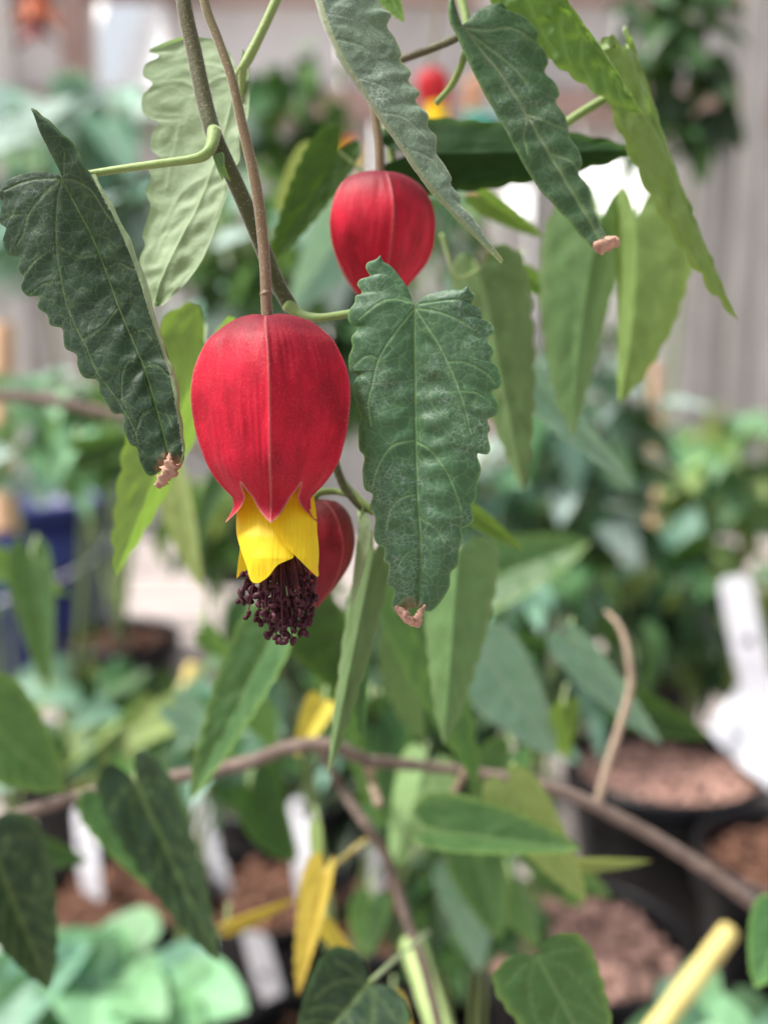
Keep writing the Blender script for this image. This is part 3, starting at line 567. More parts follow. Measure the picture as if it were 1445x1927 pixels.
# ---- the flower in focus
flower = part_empty('flower', shoot, 'red lantern calyx with yellow petals and a brush of maroon anthers')
fc = P(513, 600, D)
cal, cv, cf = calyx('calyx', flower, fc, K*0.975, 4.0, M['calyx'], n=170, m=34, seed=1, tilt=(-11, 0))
hv, hf = hairs_on(cv, cf, 9000, 0.00016, 0.000014, 6); obj('calyx_hair', hv, hf, M['redhair'], flower, smooth=False, kind='stuff')
def petal(inner, outer, R, cx, sgn, seed=0):
    """petal on the wall of the corolla tube: depth follows a cylinder of radius R px about column cx"""
    n, m = 60, 22; I, O = resample(inner, n), resample(outer, n); s = np.linspace(0, 1, m)[None, :, None]; G = I[:, None]*(1-s)+O[:, None]*s
    X, Y = G[..., 0], G[..., 1]; off = G[..., 2]
    dz = -sgn*np.sqrt(np.clip(R*R-(X-cx)**2, 60, None))*K*(0.4+0.45*np.clip((Y-940)/110, 0, 1))+(off+16*np.clip((1010-Y)/60, 0, 1))*K+K*1.6*vnoise(X/14, Y/30, seed)*np.clip((Y-930)/60, 0, 1)
    V = P(X, Y, D+dz)
    fl = np.stack([X/40, Y/40, np.full(X.shape, seed*3.0)], -1)
    return obj('petal', V, grid_faces(n, m), M['petal'], flower, dict(flat=fl.reshape(-1, 3), vpos=np.clip((Y-900)/190, 0, 1).ravel()))
petal([(462, 880, 0), (452, 930, 0), (446, 962, 0), (445, 1000, 0), (452, 1030, 0), (463, 1062, 0), (471, 1090, 0), (479, 1097, 0), (488, 1097, 0)], [(520, 880, 0), (522, 930, 0), (530, 985, 0), (545, 1025, 0), (553, 1047, 0), (542, 1054, 0), (522, 1064, 0), (505, 1085, 0), (488, 1097, 0)], 84, 521, 1, 1)
petal([(535, 880, -6), (530, 930, -6), (524, 962, -6), (515, 984, -6), (524, 1006, -6), (540, 1030, -6), (562, 1052, -6), (582, 1072, -6), (597, 1086, -4)], [(578, 890, -6), (586, 930, -6), (593, 965, -6), (597, 1000, -6), (600, 1030, -6), (600, 1052, -6), (599, 1070, -5), (600, 1082, -4), (597, 1086, -4)], 88, 519, 1, 2)
petal([(450, 900, 0), (446, 960, 0), (452, 1020, 0), (448, 1060, 0), (445, 1089, 0)], [(500, 900, 0), (500, 960, 0), (498, 1020, 0), (478, 1058, 0), (445, 1089, 0)], 82, 521, -1, 3)
petal([(560, 900, 0), (565, 960, 0), (560, 1020, 0), (565, 1045, 0), (575, 1062, 0)], [(584, 900, 0), (595, 960, 0), (597, 1005, 0), (592, 1035, 0), (575, 1062, 0)], 80, 521, -1, 4)
petal([(490, 900, 0), (488, 960, 0), (490, 1020, 0), (510, 1050, 0), (525, 1066, 0)], [(560, 900, 0), (570, 960, 0), (565, 1020, 0), (545, 1055, 0), (525, 1066, 0)], 78, 521, -1, 5)
# stamens: horseshoe anthers on thin threads
def anther_mesh(seed):
    th = np.linspace(-2.35, 2.35, 11); C = np.stack([np.cos(th), np.sin(th), 0.18*np.sin(th*2+seed)], 1)*5.8*K
    r = np.array([3.0, 4.5, 4.8, 4.6, 4.2, 4.0, 4.2, 4.6, 4.8, 4.5, 3.0])*K
    v, f = tube(C, r, n=15, sides=8); v = v+vnoise(v[:, 0]/K/3, v[:, 1]/K/3, seed)[:, None]*0.5*K
    return mk_mesh('anther', v, f, M['anther'])
AM = [anther_mesh(i) for i in range(4)]
ca = crop(400, 880, 4.817)
apos = [(300, 975), (320, 1070), (268, 1120), (258, 1222), (338, 1203), (320, 1340), (412, 1325), (478, 1308), (490, 1152), (568, 1098), (745, 1115), (680, 888), (752, 935), (882, 1060), (832, 1148), (884, 1190), (842, 1252), (660, 1225), (580, 1268), (665, 1322), (745, 1326), (872, 1330), (488, 1392), (540, 1362), (608, 1382), (832, 1412), (735, 1452), (510, 1506), (582, 1560), (670, 1500), (732, 1582), (826, 1512), (438, 1095), (440, 1232), (412, 1155), (702, 1180), (782, 1228), (798, 1040), (898, 1120), (880, 1285), (700, 1395), (560, 1442), (642, 1445), (900, 1010), (620, 1180), (540, 1225), (365, 1120), (600, 1330), (760, 1400), (350, 1020), (640, 1010), (560, 1010), (470, 1040), (720, 1270), (700, 1050), (830, 990), (480, 1240), (790, 1320), (880, 1395), (640, 1560)]
_r = np.random.RandomState(8)
for _ in range(24):
    _y = 1000+_r.rand()**.8*480; _w = np.interp(_y, [1000, 1250, 1400, 1500], [270, 300, 220, 150]); apos.append((625+(_r.rand()*2-1)*_w, _y))
rs = np.random.RandomState(11); fil = []
for i, (ax_, ay_) in enumerate(ca([(a[0], a[1]) for a in apos]) and [(p[0], p[1]) for p in ca(apos)]):
    hw_ = 66*math.sqrt(max(0.05, 1-((ax_-521)/72)**2)); dz = (rs.rand()*2-1.15)*hw_*K*0.8
    if i in (9, 10, 13, 16, 17, 18, 25, 26, 29, 28, 31, 30, 8): dz = -0.6*hw_*K
    A_ = P(ax_, ay_, D+dz)
    inst('anther', AM[i % 4], flower, A_, (rs.rand()*6.3, rs.rand()*6.3, rs.rand()*6.3), 1.02+0.28*rs.rand())
    y0 = 985+rs.rand()*60; x0 = 521+(ax_-521)*0.25+rs.randn()*6; z0 = dz*0.3
    mx = 521+(ax_-521)*0.75+rs.randn()*3
    fil.append(tube(np.array([P(x0, y0, D+z0), P(mx, y0+(ay_-y0)*0.55, D+dz*0.75), A_]), np.array((2.0, 1.5, 1.2))*K, n=12, sides=6, caps=False))
v, f = tube_px([(516, 930, D), (519, 985, D), (521, 1050, D)], [13, 14, 17], n=10, sides=14); fil.append((v, f))
v, f = join(fil); obj('filaments', v, f, M['filament'], flower)

# ---- pale leaf behind the stem, seen from below
in4L = [(345, 68, 3), (380, 70, 2.4), (415, 80, 1.6), (436, 105, .8), (446, 140, 0), (437, 190, .3), (425, 240, .6), (398, 325, .9), (370, 395, .9), (335, 460, .6), (305, 525, .3), (291, 572, 0)]
out4L = [(345, 68, 3), (310, 80, 3.4), (284, 96, 3.6), (296, 106, 3.5), (276, 122, 3.8), (272, 142, 3.8), (284, 158, 3.6), (270, 180, 3.9), (269, 205, 3.9), (280, 222, 3.7), (296, 232, 3.4), (287, 252, 3.6), (286, 280, 3.6), (296, 296, 3.3), (280, 315, 3.5), (284, 335, 3.4), (276, 360, 3.4), (282, 385, 3.2), (278, 410, 3.2), (270, 440, 3.1), (272, 462, 2.9), (264, 490, 2.6), (270, 520, 2), (280, 552, 1.2), (291, 578, .4), (291, 572, 0)]
in4R = [(456, 92, -1), (452, 118, -.5), (446, 140, 0), (437, 190, .3), (425, 240, .6), (398, 325, .9), (370, 395, .9), (335, 460, .6), (305, 525, .3), (291, 572, 0)]
out4R = [(456, 92, -1), (468, 120, -1), (470, 170, -1), (466, 220, -1), (452, 262, -1), (450, 300, -1), (432, 330, -.9), (426, 370, -.8), (412, 410, -.8), (398, 450, -.6), (380, 490, -.5), (356, 525, -.3), (330, 552, -.1), (305, 575, 0), (291, 572, 0)]
v4 = [[(446, 140), (437, 190), (425, 240), (398, 325), (370, 395), (335, 460), (305, 525), (291, 572)], [(446, 140), (400, 148), (365, 178), (342, 205), (332, 250), (320, 300), (312, 350)], [(446, 140), (400, 120), (340, 120), (290, 145)], ([(375, 165), (330, 150), (280, 165)], .6), ([(340, 215), (300, 215), (275, 205)], .6), ([(330, 260), (300, 285)], .6), ([(398, 325), (340, 360), (300, 430)], .7), ([(370, 395), (320, 420), (285, 490)], .7), ([(440, 180), (458, 200)], .5)]
def wave4(X, Y, s):
    d = pdist(X, Y, resample(v4[0], 30)); return -0.13*np.sin(2*np.pi*(Y+0.5*X)/44.0+2.2*vnoise(X/30, Y/40, 4))*np.exp(-((d-22)/22)**2)*np.clip((Y-260)/60, 0, 1)
shoot2 = thing('leafy_shoot', P(535, -60, D+.012), 'slim green stem with a pale-backed leaf hanging behind the olive stem', 'plant shoot')
v, f = tube_px([(548, -60, D+.012), (520, 0, D+.012), (495, 55, D+.012), (470, 105, D+.012), (455, 130, D+.012), (446, 140, D+.0135)], [9, 9, 9, 9, 10, 6], n=40, sides=12); obj('stem', v, f, M['stem_green'], shoot2)
v, f = tube_px([(456, 128, D+.012), (455, 200, D+.014), (452, 270, D+.016), (440, 330, D+.018)], [8, 6, 5, 4], n=24, sides=10); obj('stem', v, f, M['stem_green'], shoot2)
L4 = traced_leaf('leaf', shoot2, D+0.0135, [dict(inner=in4L, outer=out4L, bulge=-.6), dict(inner=in4R, outer=out4R, bulge=-.4)], v4, LM['under'], under=True, n=180, m=44, vw=3.2, seed=3, wave=wave4, pucker=.3)

# ---- second flower and the greyish leaf hanging across its stalk
DB = D+0.026; KB = DB/FPX
shoot3 = thing('flowering_shoot', P(660, -60, DB), 'shoot with a plain red calyx and no petals showing, half behind the broad leaf', 'plant shoot')
v, f = tube_px([(640, -60, DB), (668, 40, DB), (688, 130, DB), (703, 200, DB), (712, 262, DB), (714, 300, DB), (715, 333, DB)], [8, 7, 7, 8, 8, 8.5, 9], n=50, sides=12); obj('pedicel', v, f, M['pedicel'], shoot3)
fl2 = part_empty('flower', shoot3)
calyx('calyx', fl2, P(719, 333, DB), KB*0.69, 14, M['calyx'], n=110, m=22, seed=4, tilt=(-9, 3), closed=True)
c3 = crop(560, 0, 1.633)
D3 = D+0.001
in3 = c3([(60, -60, 0), (85, 40, 0), (120, 130, 0), (165, 215, 0), (215, 290, 0), (255, 350, 0), (320, 445, 0), (400, 560, 0), (480, 650, 0), (540, 715, 0), (628, 808, 0)])
out3 = c3([(215, -60, 2.5), (262, 20, 2.5), (284, 45, 2.5), (278, 82, 2.4), (300, 120, 2.3), (318, 165, 2.2), (318, 184, 2.2), (345, 222, 2.1), (344, 250, 2.1), (372, 285, 2), (366, 312, 2), (398, 352, 1.9), (403, 390, 1.8), (425, 422, 1.7), (428, 470, 1.6), (450, 505, 1.5), (471, 545, 1.4), (473, 568, 1.3), (498, 604, 1.1), (503, 632, 1.0), (540, 676, .8), (572, 722, .6), (605, 775, .3), (628, 808, 0)])
out3b = c3([(38, -60, 4), (66, 40, 4), (103, 133, 4), (152, 222, 4), (202, 297, 4), (244, 357, 3.6), (311, 451, 3), (393, 566, 2.4), (475, 655, 1.6), (537, 719, .8), (628, 808, 0)])
v3 = [in3, (c3([(120, 120), (200, 150), (270, 210)]), .5), (c3([(180, 240), (260, 270), (330, 330)]), .5), (c3([(250, 345), (330, 370), (395, 430)]), .5), (c3([(330, 455), (400, 490), (440, 540)]), .5), (c3([(90, 40), (180, 70), (260, 130)]), .5)]
L3 = traced_leaf('leaf', shoot3, D3, [dict(inner=in3, outer=out3, bulge=.5), dict(inner=in3, outer=out3b, bulge=.25, edge0=0.7, dust=.2, scal=0)], v3, LM['grey'], n=240, m=54, vw=1.6, seed=5, pucker=.3, pfreq=34, label='grey-green furry leaf hanging on the slant')
er = np.array([P(p[0], p[1], D3+p[2]*1e-3) for p in resample(out3, 200)]); ei = np.array([P(p[0]-3, p[1]+2, D3+p[2]*1e-3) for p in resample(out3, 200)])
hv, hf = hairs_on(np.stack([er, ei], 1).reshape(-1, 3), grid_faces(200, 2), 900, 0.00022, 0.000014, 8); obj('leaf_hair', hv, hf, M['hair'], L3, smooth=False, kind='stuff')
v, f = tube_px([(600, -150, D3+.003), (598, -60, D3+.001), (597, -37, D3)], [8, 7, 5], n=12, sides=10); obj('petiole', v, f, M['stem_green'], L3)
place_leaf(shoot3, (712, -50), (760, 42), 60, D+.02, D+.02, 'fresh', roll=20, fold=15, seed=21)
place_leaf(shoot3, (638, 285), (508, 500), 100, D+.05, D+.05, 'olive', roll=4, fold=10, seed=22, asym=(1.1, .8), petiole=[(690, 330, D+.05)])
v, f = tube_px([(722, 215, D+.045), (738, 300, D+.045), (735, 350, D+.045)], [9, 8, 8], n=20, sides=10); obj('stem', v, f, M['stem_green'], shoot3)

# ---- dark red bud behind the front flower, with the leaves around it
D5 = D+0.022; K5 = D5/FPX
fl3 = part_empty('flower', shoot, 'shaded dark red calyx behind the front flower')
calyx('calyx', fl3, P(588, 942, D5), K5*0.545, 44, M['calyx_shaded'], n=90, m=18, seed=7, tilt=(-8, -2), closed=True)
v, f = tube_px([(660, 932, D5), (630, 925, D5+.001), (598, 928, D5), (589, 944, D5)], [6, 6, 7, 9], n=20, sides=10); obj('pedicel', v, f, M['stem_green'], fl3)
v, f = tube_px([(637, 893, D5+.002), (650, 915, D5+.001), (680, 945, D5), (705, 965, D5)], [9, 9, 8, 8], n=20, sides=10); obj('stem', v, f, M['stem_green'], shoot)
place_leaf(shoot, (676, 985), (643, 1142), 60, D5-.002, D5+.004, 'under', roll=68, fold=30, under=True, seed=23, side_bend=.25, sag=-.1)
place_leaf(shoot, (703, 1040), (618, 1458), 118, D5+.008, D5+.014, 'under2', roll=22, fold=38, under=True, seed=24, asym=(.7, 1.0), base=.6, petiole=[(688, 960, D5)])
# ------------------------------------------------------------------ setting: ground, bench, wall
def wood_mat(name, col, stretch, var=0.3):
    t = NT(name); o = t.objco(); r = t.rnd()
    n = t.noise(t.scale(o, stretch), 1.0, 5, 0.6); n2 = t.noise(o, 9.0, 3)
    c = t.mix(t.ramp(n, 0.3, 0.7), tuple(x*(1-var) for x in col), tuple(min(1, x*(1+var)) for x in col))
    c = t.mix(t.math('MULTIPLY', t.ramp(n2, 0.45, 0.75), 0.4), c, tuple(x*0.6 for x in col))
    hs_ = t.n.new('ShaderNodeHueSaturation'); t.put(hs_.inputs['Color'], c); t.put(hs_.inputs['Value'], t.math('MULTIPLY_ADD', r, 0.5, 0.75))
    return t.bsdf(hs_.outputs[0], 0.8, t.bump(n, 0.5, 0.002), 0.2)
M['fence'] = wood_mat('weathered_boards', (0.54, 0.52, 0.49), (60, 60, 3))
M['rail'] = wood_mat('pinkish_timber', (0.36, 0.25, 0.22), (3, 60, 60), 0.2)
M['bench'] = wood_mat('bench_timber', (0.36, 0.315, 0.30), (4, 70, 70))
M['panel'] = wood_mat('pale_wall_panel', (0.74, 0.73, 0.71), (4, 4, 4), 0.1)
M['whitewash'] = simple_mat('whitewashed_sheet', (0.85, 0.85, 0.85), 0.6, 0.05, 5.0)
M['gravel'] = simple_mat('gravel', (0.33, 0.28, 0.27), 0.9, 0.4, 60.0, 0.6, 0.01)
M['pot'] = simple_mat('black_plastic', (0.006, 0.006, 0.0075), 0.42, 0.3, 30.0, 0.1, 0.001, 0.3)
M['blue'] = simple_mat('navy_plastic', (0.022, 0.034, 0.155), 0.45, 0.2, 20.0, spec=0.4)
M['tag'] = simple_mat('white_plastic', (0.80, 0.80, 0.86), 0.4, 0.04, 60.0, spec=0.4)
M['film'] = simple_mat('white_film', (0.82, 0.82, 0.86), 0.4, 0.06, 40.0, 0.3, 0.002, 0.5)
M['ink'] = simple_mat('black_ink', (0.05, 0.05, 0.07), 0.6, 0.1)
M['soil'] = simple_mat('dark_soil', (0.05, 0.032, 0.025), 0.95, 0.4, 160.0)
M['pellet'] = simple_mat('clay_pellets', (0.46, 0.28, 0.23), 0.9, 0.8, 120.0, 0.5, 0.001)
M['mulch'] = simple_mat('bark_mulch', (0.13, 0.062, 0.04), 0.9, 0.6, 120.0, 0.6, 0.002)
M['cane'] = simple_mat('yellow_cane', (0.66, 0.54, 0.19), 0.5, 0.15, 60.0, stretch=(1, 1, .2))
M['cane_green'] = simple_mat('green_cane', (0.33, 0.44, 0.17), 0.5, 0.15, 60.0)
M['stake'] = simple_mat('orange_brown_stake', (0.48, 0.24, 0.13), 0.7, 0.25, 40.0, stretch=(1, 1, .1))
M['peach'] = simple_mat('peach_timber', (0.70, 0.45, 0.28), 0.7, 0.2, 40.0)
M['teal'] = simple_mat('teal_tape', (0.02, 0.22, 0.18), 0.5, 0.1)
M['rust'] = simple_mat('rust_petals', (0.46, 0.11, 0.04), 0.6, 0.35, 90.0, trans=0.2)
M['maroon'] = simple_mat('maroon_petals', (0.16, 0.02, 0.02), 0.6, 0.35, 90.0)
BZ = 0.72
g = obj('ground', [(-60, -60, 0), (60, -60, 0), (60, 60, 0), (-60, 60, 0)], [(0, 1, 2, 3)], M['gravel']); tag(g, kind='structure')

bench = thing('potting_bench', (0, 1.3, 0), 'long weathered timber bench of pinkish grey slats under all the pots', 'bench')
ysl = 0.32; sl = 0
while ysl < 2.35:
    w = 0.092; v, f = box(-1.6, 1.6, ysl, ysl+w, BZ-0.022, BZ-0.002*(sl % 2)); obj('slat', v, f, M['bench'], bench, smooth=False); ysl += w+0.008; sl += 1
for x in (-1.2, 0, 1.2):
    v, f = box(x-.03, x+.03, 0.32, 2.35, BZ-0.09, BZ-0.0225); obj('bearer', v, f, M['bench'], bench, smooth=False)
    for y in (0.4, 2.27):
        v, f = box(x-.029, x+.029, y-.03, y+.03, 0, BZ-0.091); obj('leg', v, f, M['bench'], bench, smooth=False)

WY = 2.75                                            # back wall plane
def wx(px, py=200): return float(P(px, py, 1.0)[0]*0+((px-W0/2)/FPX)*dep(py))
def dep(py):                                          # depth along the view axis where the ray of row py meets the wall
    r = FWD-(py-H0/2)/FPX*UP; return WY/r[1]
def wz(py): return float(CAM[2]+dep(py)*(FWD-(py-H0/2)/FPX*UP)[2])
wall = thing('timber_wall', (0, WY, 0), 'weathered grey plank wall with a pinkish rail and pale panels above it', 'wall')
zr0, zr1 = wz(232), wz(172)
rnd = random.Random(4)
# window openings in the wall: (px0, px1, py0, py1)
wins = [(1092, 1216, 296, 428), (936, 1002, 352, 416), (190, 312, -20, 165)]
def cutx(x0, x1, z0, z1, name, mat):
    """a vertical board, left open where a window is"""
    segs = [(z0, z1)]
    for a, b, c_, d_ in wins:
        wx0, wx1, wz0, wz1 = wx(a), wx(b), wz(d_), wz(c_)
        if x1 > wx0+1e-4 and x0 < wx1-1e-4:
            ns = []
            for s0, s1 in segs:
                if wz1 <= s0 or wz0 >= s1: ns.append((s0, s1)); continue
                if s0 < wz0-.01: ns.append((s0, wz0))
                if wz1+.01 < s1: ns.append((wz1, s1))
            segs = ns
    for s0, s1 in segs:
        dy = rnd.uniform(-.004, .004); v, f = box(x0+.003, x1-.003, WY+dy, WY+.02+dy, s0, s1); obj(name, v, f, mat, wall, smooth=False)
edges = [-3.2]
brk = sorted([wx(q) for w in wins for q in w[:2]])
while edges[-1] < 3.2:
    nx = edges[-1]+rnd.uniform(.10, .14)
    for b in brk:
        if edges[-1]+.02 < b < nx+.05: nx = b; break
    edges.append(nx)
for x0, x1 in zip(edges[:-1], edges[1:]): cutx(x0, x1, 0, zr0+.03, 'plank', M['fence'])
pe = sorted([-3.2, -2.2, -1.25, wx(190), wx(312), -0.1, .55, 1.3, 2.2, 3.2])
for x0, x1 in zip(pe[:-1], pe[1:]): cutx(x0, x1, zr1-.03, 2.6, 'panel', M['panel'])
for z0, z1, q in ((zr0, zr1, .045), (wz(8), wz(-34), .04)):
    for x0, x1 in ((-3.2, -.4), (-.397, 1.1), (1.103, 3.2)): v, f = box(x0, x1, WY-q, WY-.006, z0, z1); obj('rail', v, f, M['rail'], wall, smooth=False)
for px in (20, 160, 925, 1405):
    x = wx(px); v, f = box(x-.03, x+.03, WY-.07, WY-.046, 0, 2.6); obj('post', v, f, M['fence'] if px != 160 else M['rail'], wall, smooth=False)

backing = thing('bright_backing', (0, WY+1.6, 0), 'added white sloping sheets that brighten the openings in the plank wall', 'reflector')
v, f = box(-2.6, 2.6, WY+.9, WY+4.4, 0, .55); obj('backing_base', v, f, M['fence'], backing, smooth=False)
for q in range(8):                                    # added white sheets tilted to the sun so the wall openings look bright
    x = -2.6+q*.65; A_ = [(x, WY+.85, .56), (x+.64, WY+.85, 1.05), (x+.64, WY+4.5, 4.01), (x, WY+4.5, 3.52)]
    obj('backing_sheet', A_+[(p[0], p[1], p[2]-.02) for p in A_], [(0, 1, 2, 3), (7, 6, 5, 4), (0, 4, 5, 1), (1, 5, 6, 2), (2, 6, 7, 3), (3, 7, 4, 0)], M['whitewash'], backing, smooth=False)

# ------------------------------------------------------------------ pots, growing medium, labels, canes
def pebbles(c, R, n, s0, s1, seed):
    rs = np.random.RandomState(seed); parts = []
    ico = np.array([(0, 0, 1), (.894, 0, .447), (.276, .851, .447), (-.724, .526, .447), (-.724, -.526, .447), (.276, -.851, .447), (.724, .526, -.447), (-.276, .851, -.447), (-.894, 0, -.447), (-.276, -.851, -.447), (.724, -.526, -.447), (0, 0, -1)])
    fc_ = [(0, 1, 2), (0, 2, 3), (0, 3, 4), (0, 4, 5), (0, 5, 1), (1, 6, 2), (2, 7, 3), (3, 8, 4), (4, 9, 5), (5, 10, 1), (6, 7, 2), (7, 8, 3), (8, 9, 4), (9, 10, 5), (10, 6, 1), (11, 7, 6), (11, 8, 7), (11, 9, 8), (11, 10, 9), (11, 6, 10)]
    for i in range(n):
        r = R*math.sqrt(rs.rand()); a = rs.rand()*6.283; s = s0+(s1-s0)*rs.rand()
        v = ico*(1+.35*rs.randn(12, 1)*.5)*np.array((s, s*(.6+.5*rs.rand()), s*(.5+.4*rs.rand())))
        v = v@np.array(Euler(tuple(rs.rand(3)*6.3)).to_matrix()).T+np.array((c[0]+r*math.cos(a), c[1]+r*math.sin(a), c[2]+rs.rand()*s*.8))
        parts.append((v, fc_))
    return join(parts)
POTS = []
def pot(px, py, R, H=0.15, med='pellet', n=420, seed=0, label=None, group='black plant pots on the bench', z0=BZ, s=(.0035, .0075), mat='pot', name='plant_pot', cat='pot', at=None):
    """round tapered pot standing on the bench, rim centre seen at the pixel"""
    c, d = ray_z(px, py, z0+H) if at is None else (np.array((at[0], at[1], z0+H)), 1.0); base = (c[0], c[1], z0); POTS.append((c[0], c[1], R))
    t = thing(name, base, label, cat, group)
    prof = [(R*.74, .0), (R*.76, .002), (R*.93, H*.80), (R*.935, H*.82)]
    v, f = lathe(prof+[(R*.90, H*.82), (R*.88, H*.6)], base, 44, True); obj('body', v, f, M[mat], t)
    rim = [(R*.936, H*.80), (R*1.0, H*.81), (R*1.015, H*.86), (R*1.015, H*.975), (R*1.0, H), (R*.955, H), (R*.94, H*.985), (R*.925, H*.80)]
    v, f = lathe(rim, base, 44); obj('rim', v, f, M[mat], t)
    top = np.array((c[0], c[1], z0+H*.86))
    v, f = pebbles(top, R*.90, n, s[0], s[1], seed); sv, sf = lathe([(.0005, -.001), (R*.90, -.001), (R*.90, -.01)], top, 30)
    obj('soil', sv, sf, M['soil'], t, smooth=False); o = obj('growing_medium', v, f, M[med], t, smooth=False); tag(o, kind='stuff')
    return t, top, d
def label_tag(px0, py0, px1, py1, wpx, d, label, group='white plant labels', lean=0.25, marks=((0.55, .5),), yaw=0.6, seed=0):
    """plastic plant label, a thin tapered strip standing in its pot: bottom and top by pixel"""
    d = ray_z(px0, py0, BZ+(.14 if d > 1 else .108))[1] if d > 0 else -d
    b, t_ = P(px0, py0, d), P(px1, py1, d-.01); ax = t_-b; L = np.linalg.norm(ax); ax /= L
    s = np.cross(ax, -FWD); s /= np.linalg.norm(s); s1, s2 = (np.array(Matrix.Rotation(y_, 3, Vector(ax)) @ Vector(s)) for y_ in (yaw, -yaw)); n1_ = np.cross(s1, ax); n1_ = n1_*(-1 if n1_@FWD > 0 else 1)
    s = s1 if n1_[0] < 0 else s2; nn = np.cross(s, ax)
    if nn@FWD > 0: nn = -nn
    w = wpx*d/FPX/2; th = .0009
    o = thing('plant_label', b, label, 'label', group)
    rows = [(-.35, .15), (-.05, .9), (.3, 1.0), (.9, 1.0), (.97, .85), (1.0, .5)]
    Vv = []
    for q in (0, 1):
        for y, k in rows:
            bow = .06*math.sin(math.pi*max(y, 0))*L*.4
            for sg in (-1, 1): Vv.append(b+ax*y*L+s*sg*w*k+nn*(bow+q*th))
    n = len(rows)*2; F = []
    for i in range(len(rows)-1):
        a = 2*i; F += [(a, a+2, a+3, a+1), (n+a, n+a+1, n+a+3, n+a+2), (a, n+a, n+a+2, a+2), (a+1, a+3, n+a+3, n+a+1)]
    F += [(0, 1, n+1, n), (n-2, 2*n-2, 2*n-1, n-1)]
    obj('strip', Vv, F, M['tag'], o, smooth=False)
    for y, k in marks:
        bow = .06*math.sin(math.pi*y)*L*.4+th+.0003; c = b+ax*y*L+nn*bow+s*w*(k-.5)*.5; r = w*.33
        mv = [c+(s*math.cos(a)*r+ax*math.sin(a)*r*.8)*(1+.3*math.sin(3*a+y*9)) for a in np.linspace(0, 6.283, 12, endpoint=False)]
        obj('ink_mark', mv, [tuple(range(12))], M['ink'], o, smooth=False)
    return o
pot(1252, 1432, .083, .15, 'pellet', 430, 1, 'black pot of pinkish clay pellets with a bare twig leaning across it')
pot(1085, 1760, .074, .12, 'pellet', 300, 2, 'black pot of coarse brown pellets overhung by a yellowing leaf')
pot(1500, 1600, .07, .15, 'mulch', 300, 3, 'black pot of reddish bark standing against the pellet pot')
pot(235, 1672, .062, .12, 'mulch', 300, 4, 'black pot of russet bark behind the round mint leaves')
pot(500, 1668, .06, .12, 'mulch', 300, 5, 'black pot of russet bark holding two white labels')
pot(770, 1700, .066, .12, 'mulch', 300, 6, 'black pot of dark bark under the green cane')
pot(1062, 985, .10, .16, 'mulch', 200, 7, 'far black pot below the pale hanging leaves')
pot(70, 1010, .10, .16, 'mulch', 200, 8, 'far black pot with a tall white label')
pot(430, 935, .085, .16, 'mulch', 200, 9, 'far black pot beside the red flower')
bc, bd = ray_z(50, 1262, BZ+.0); bucket = thing('blue_bucket', (bc[0], bc[1], BZ), 'navy blue plastic bucket half hidden by leaves on the bench', 'bucket')
v, f = lathe([(.11, 0), (.113, .003), (.150, .255), (.146, .255), (.109, .006), (.001, .006)], (bc[0], bc[1], BZ), 48, True); obj('body', v, f, M['blue'], bucket)
v, f = lathe([(.1505, .245), (.157, .246), (.159, .25), (.159, .263), (.157, .266), (.145, .266), (.145, .257)], (bc[0], bc[1], BZ), 48); obj('rim', v, f, M['blue'], bucket)
v, f = tube([(bc[0]-.16, bc[1], BZ+.25), (bc[0]-.13, bc[1]-.12, BZ+.19), (bc[0], bc[1]-.18, BZ+.15), (bc[0]+.13, bc[1]-.12, BZ+.19), (bc[0]+.16, bc[1], BZ+.25)], .002, 30, 8); obj('handle', v, f, M['tag'], bucket)

label_tag(110, 1030, 85, 930, 42, 1.55, 'tall white label in the far pot above the blue bucket', seed=1, marks=())
label_tag(178, 1690, 160, 1520, 58, .66, 'white label with ribbed print in russet bark behind the mint leaves', marks=((.62, .2),))
label_tag(400, 1610, 378, 1465, 52, .66, 'narrow white label leaning against a dark hanging leaf', marks=())
label_tag(425, 1680, 410, 1615, 40, .64, 'short white label at the foot of the dark hanging leaf', marks=((.3, .2),))
label_tag(590, 1720, 570, 1505, 66, .62, 'tall white label behind the yellow leaf', marks=((.92, .5), (.32, .6)))
label_tag(520, 1890, 480, 1755, 66, .56, 'white label with one round dark mark beside the mint leaves', marks=((.45, .5),))
label_tag(712, 1685, 698, 1590, 40, .64, 'slim lilac-white label behind the thin woody stem', marks=())
label_tag(1150, 975, 1142, 900, 34, 1.5, 'small far white label in the dark foliage', marks=())
label_tag(1425, 1300, 1380, 1085, 62, -.88, 'long white label rising behind the bent white plastic', marks=((.45, .8),))
# crumpled white plastic
sheet = thing('plastic_sheet', P(1440, 1480, .86), 'bent white plastic sheet leaning on the pot rims below the long label', 'sheet')
uu, ww = np.meshgrid(np.linspace(0, 1, 24), np.linspace(0, 1, 24), indexing='ij')
Ac, Bc, Cc, Dc = (np.array(q, float) for q in ((1332, 1372, .84), (1405, 1258, .93), (1560, 1290, .95), (1450, 1490, .84)))
Q = (Ac*(1-uu[..., None])+Bc*uu[..., None])*(1-ww[..., None])+(Dc*(1-uu[..., None])+Cc*uu[..., None])*ww[..., None]
top_ = P(Q[..., 0], Q[..., 1]+9*vnoise(uu*3, ww*3, 2), Q[..., 2]+.012*np.sin(np.pi*ww)*np.sin(np.pi*uu)+.006*vnoise(uu*4, ww*4, 6)).reshape(-1, 3); bot_ = top_+np.array((.0006, .0008, -.0008))
F = np.vstack([grid_faces(24, 24), grid_faces(24, 24, 576, True)]); obj('film', np.vstack([top_, bot_]), F, M['film'], sheet)

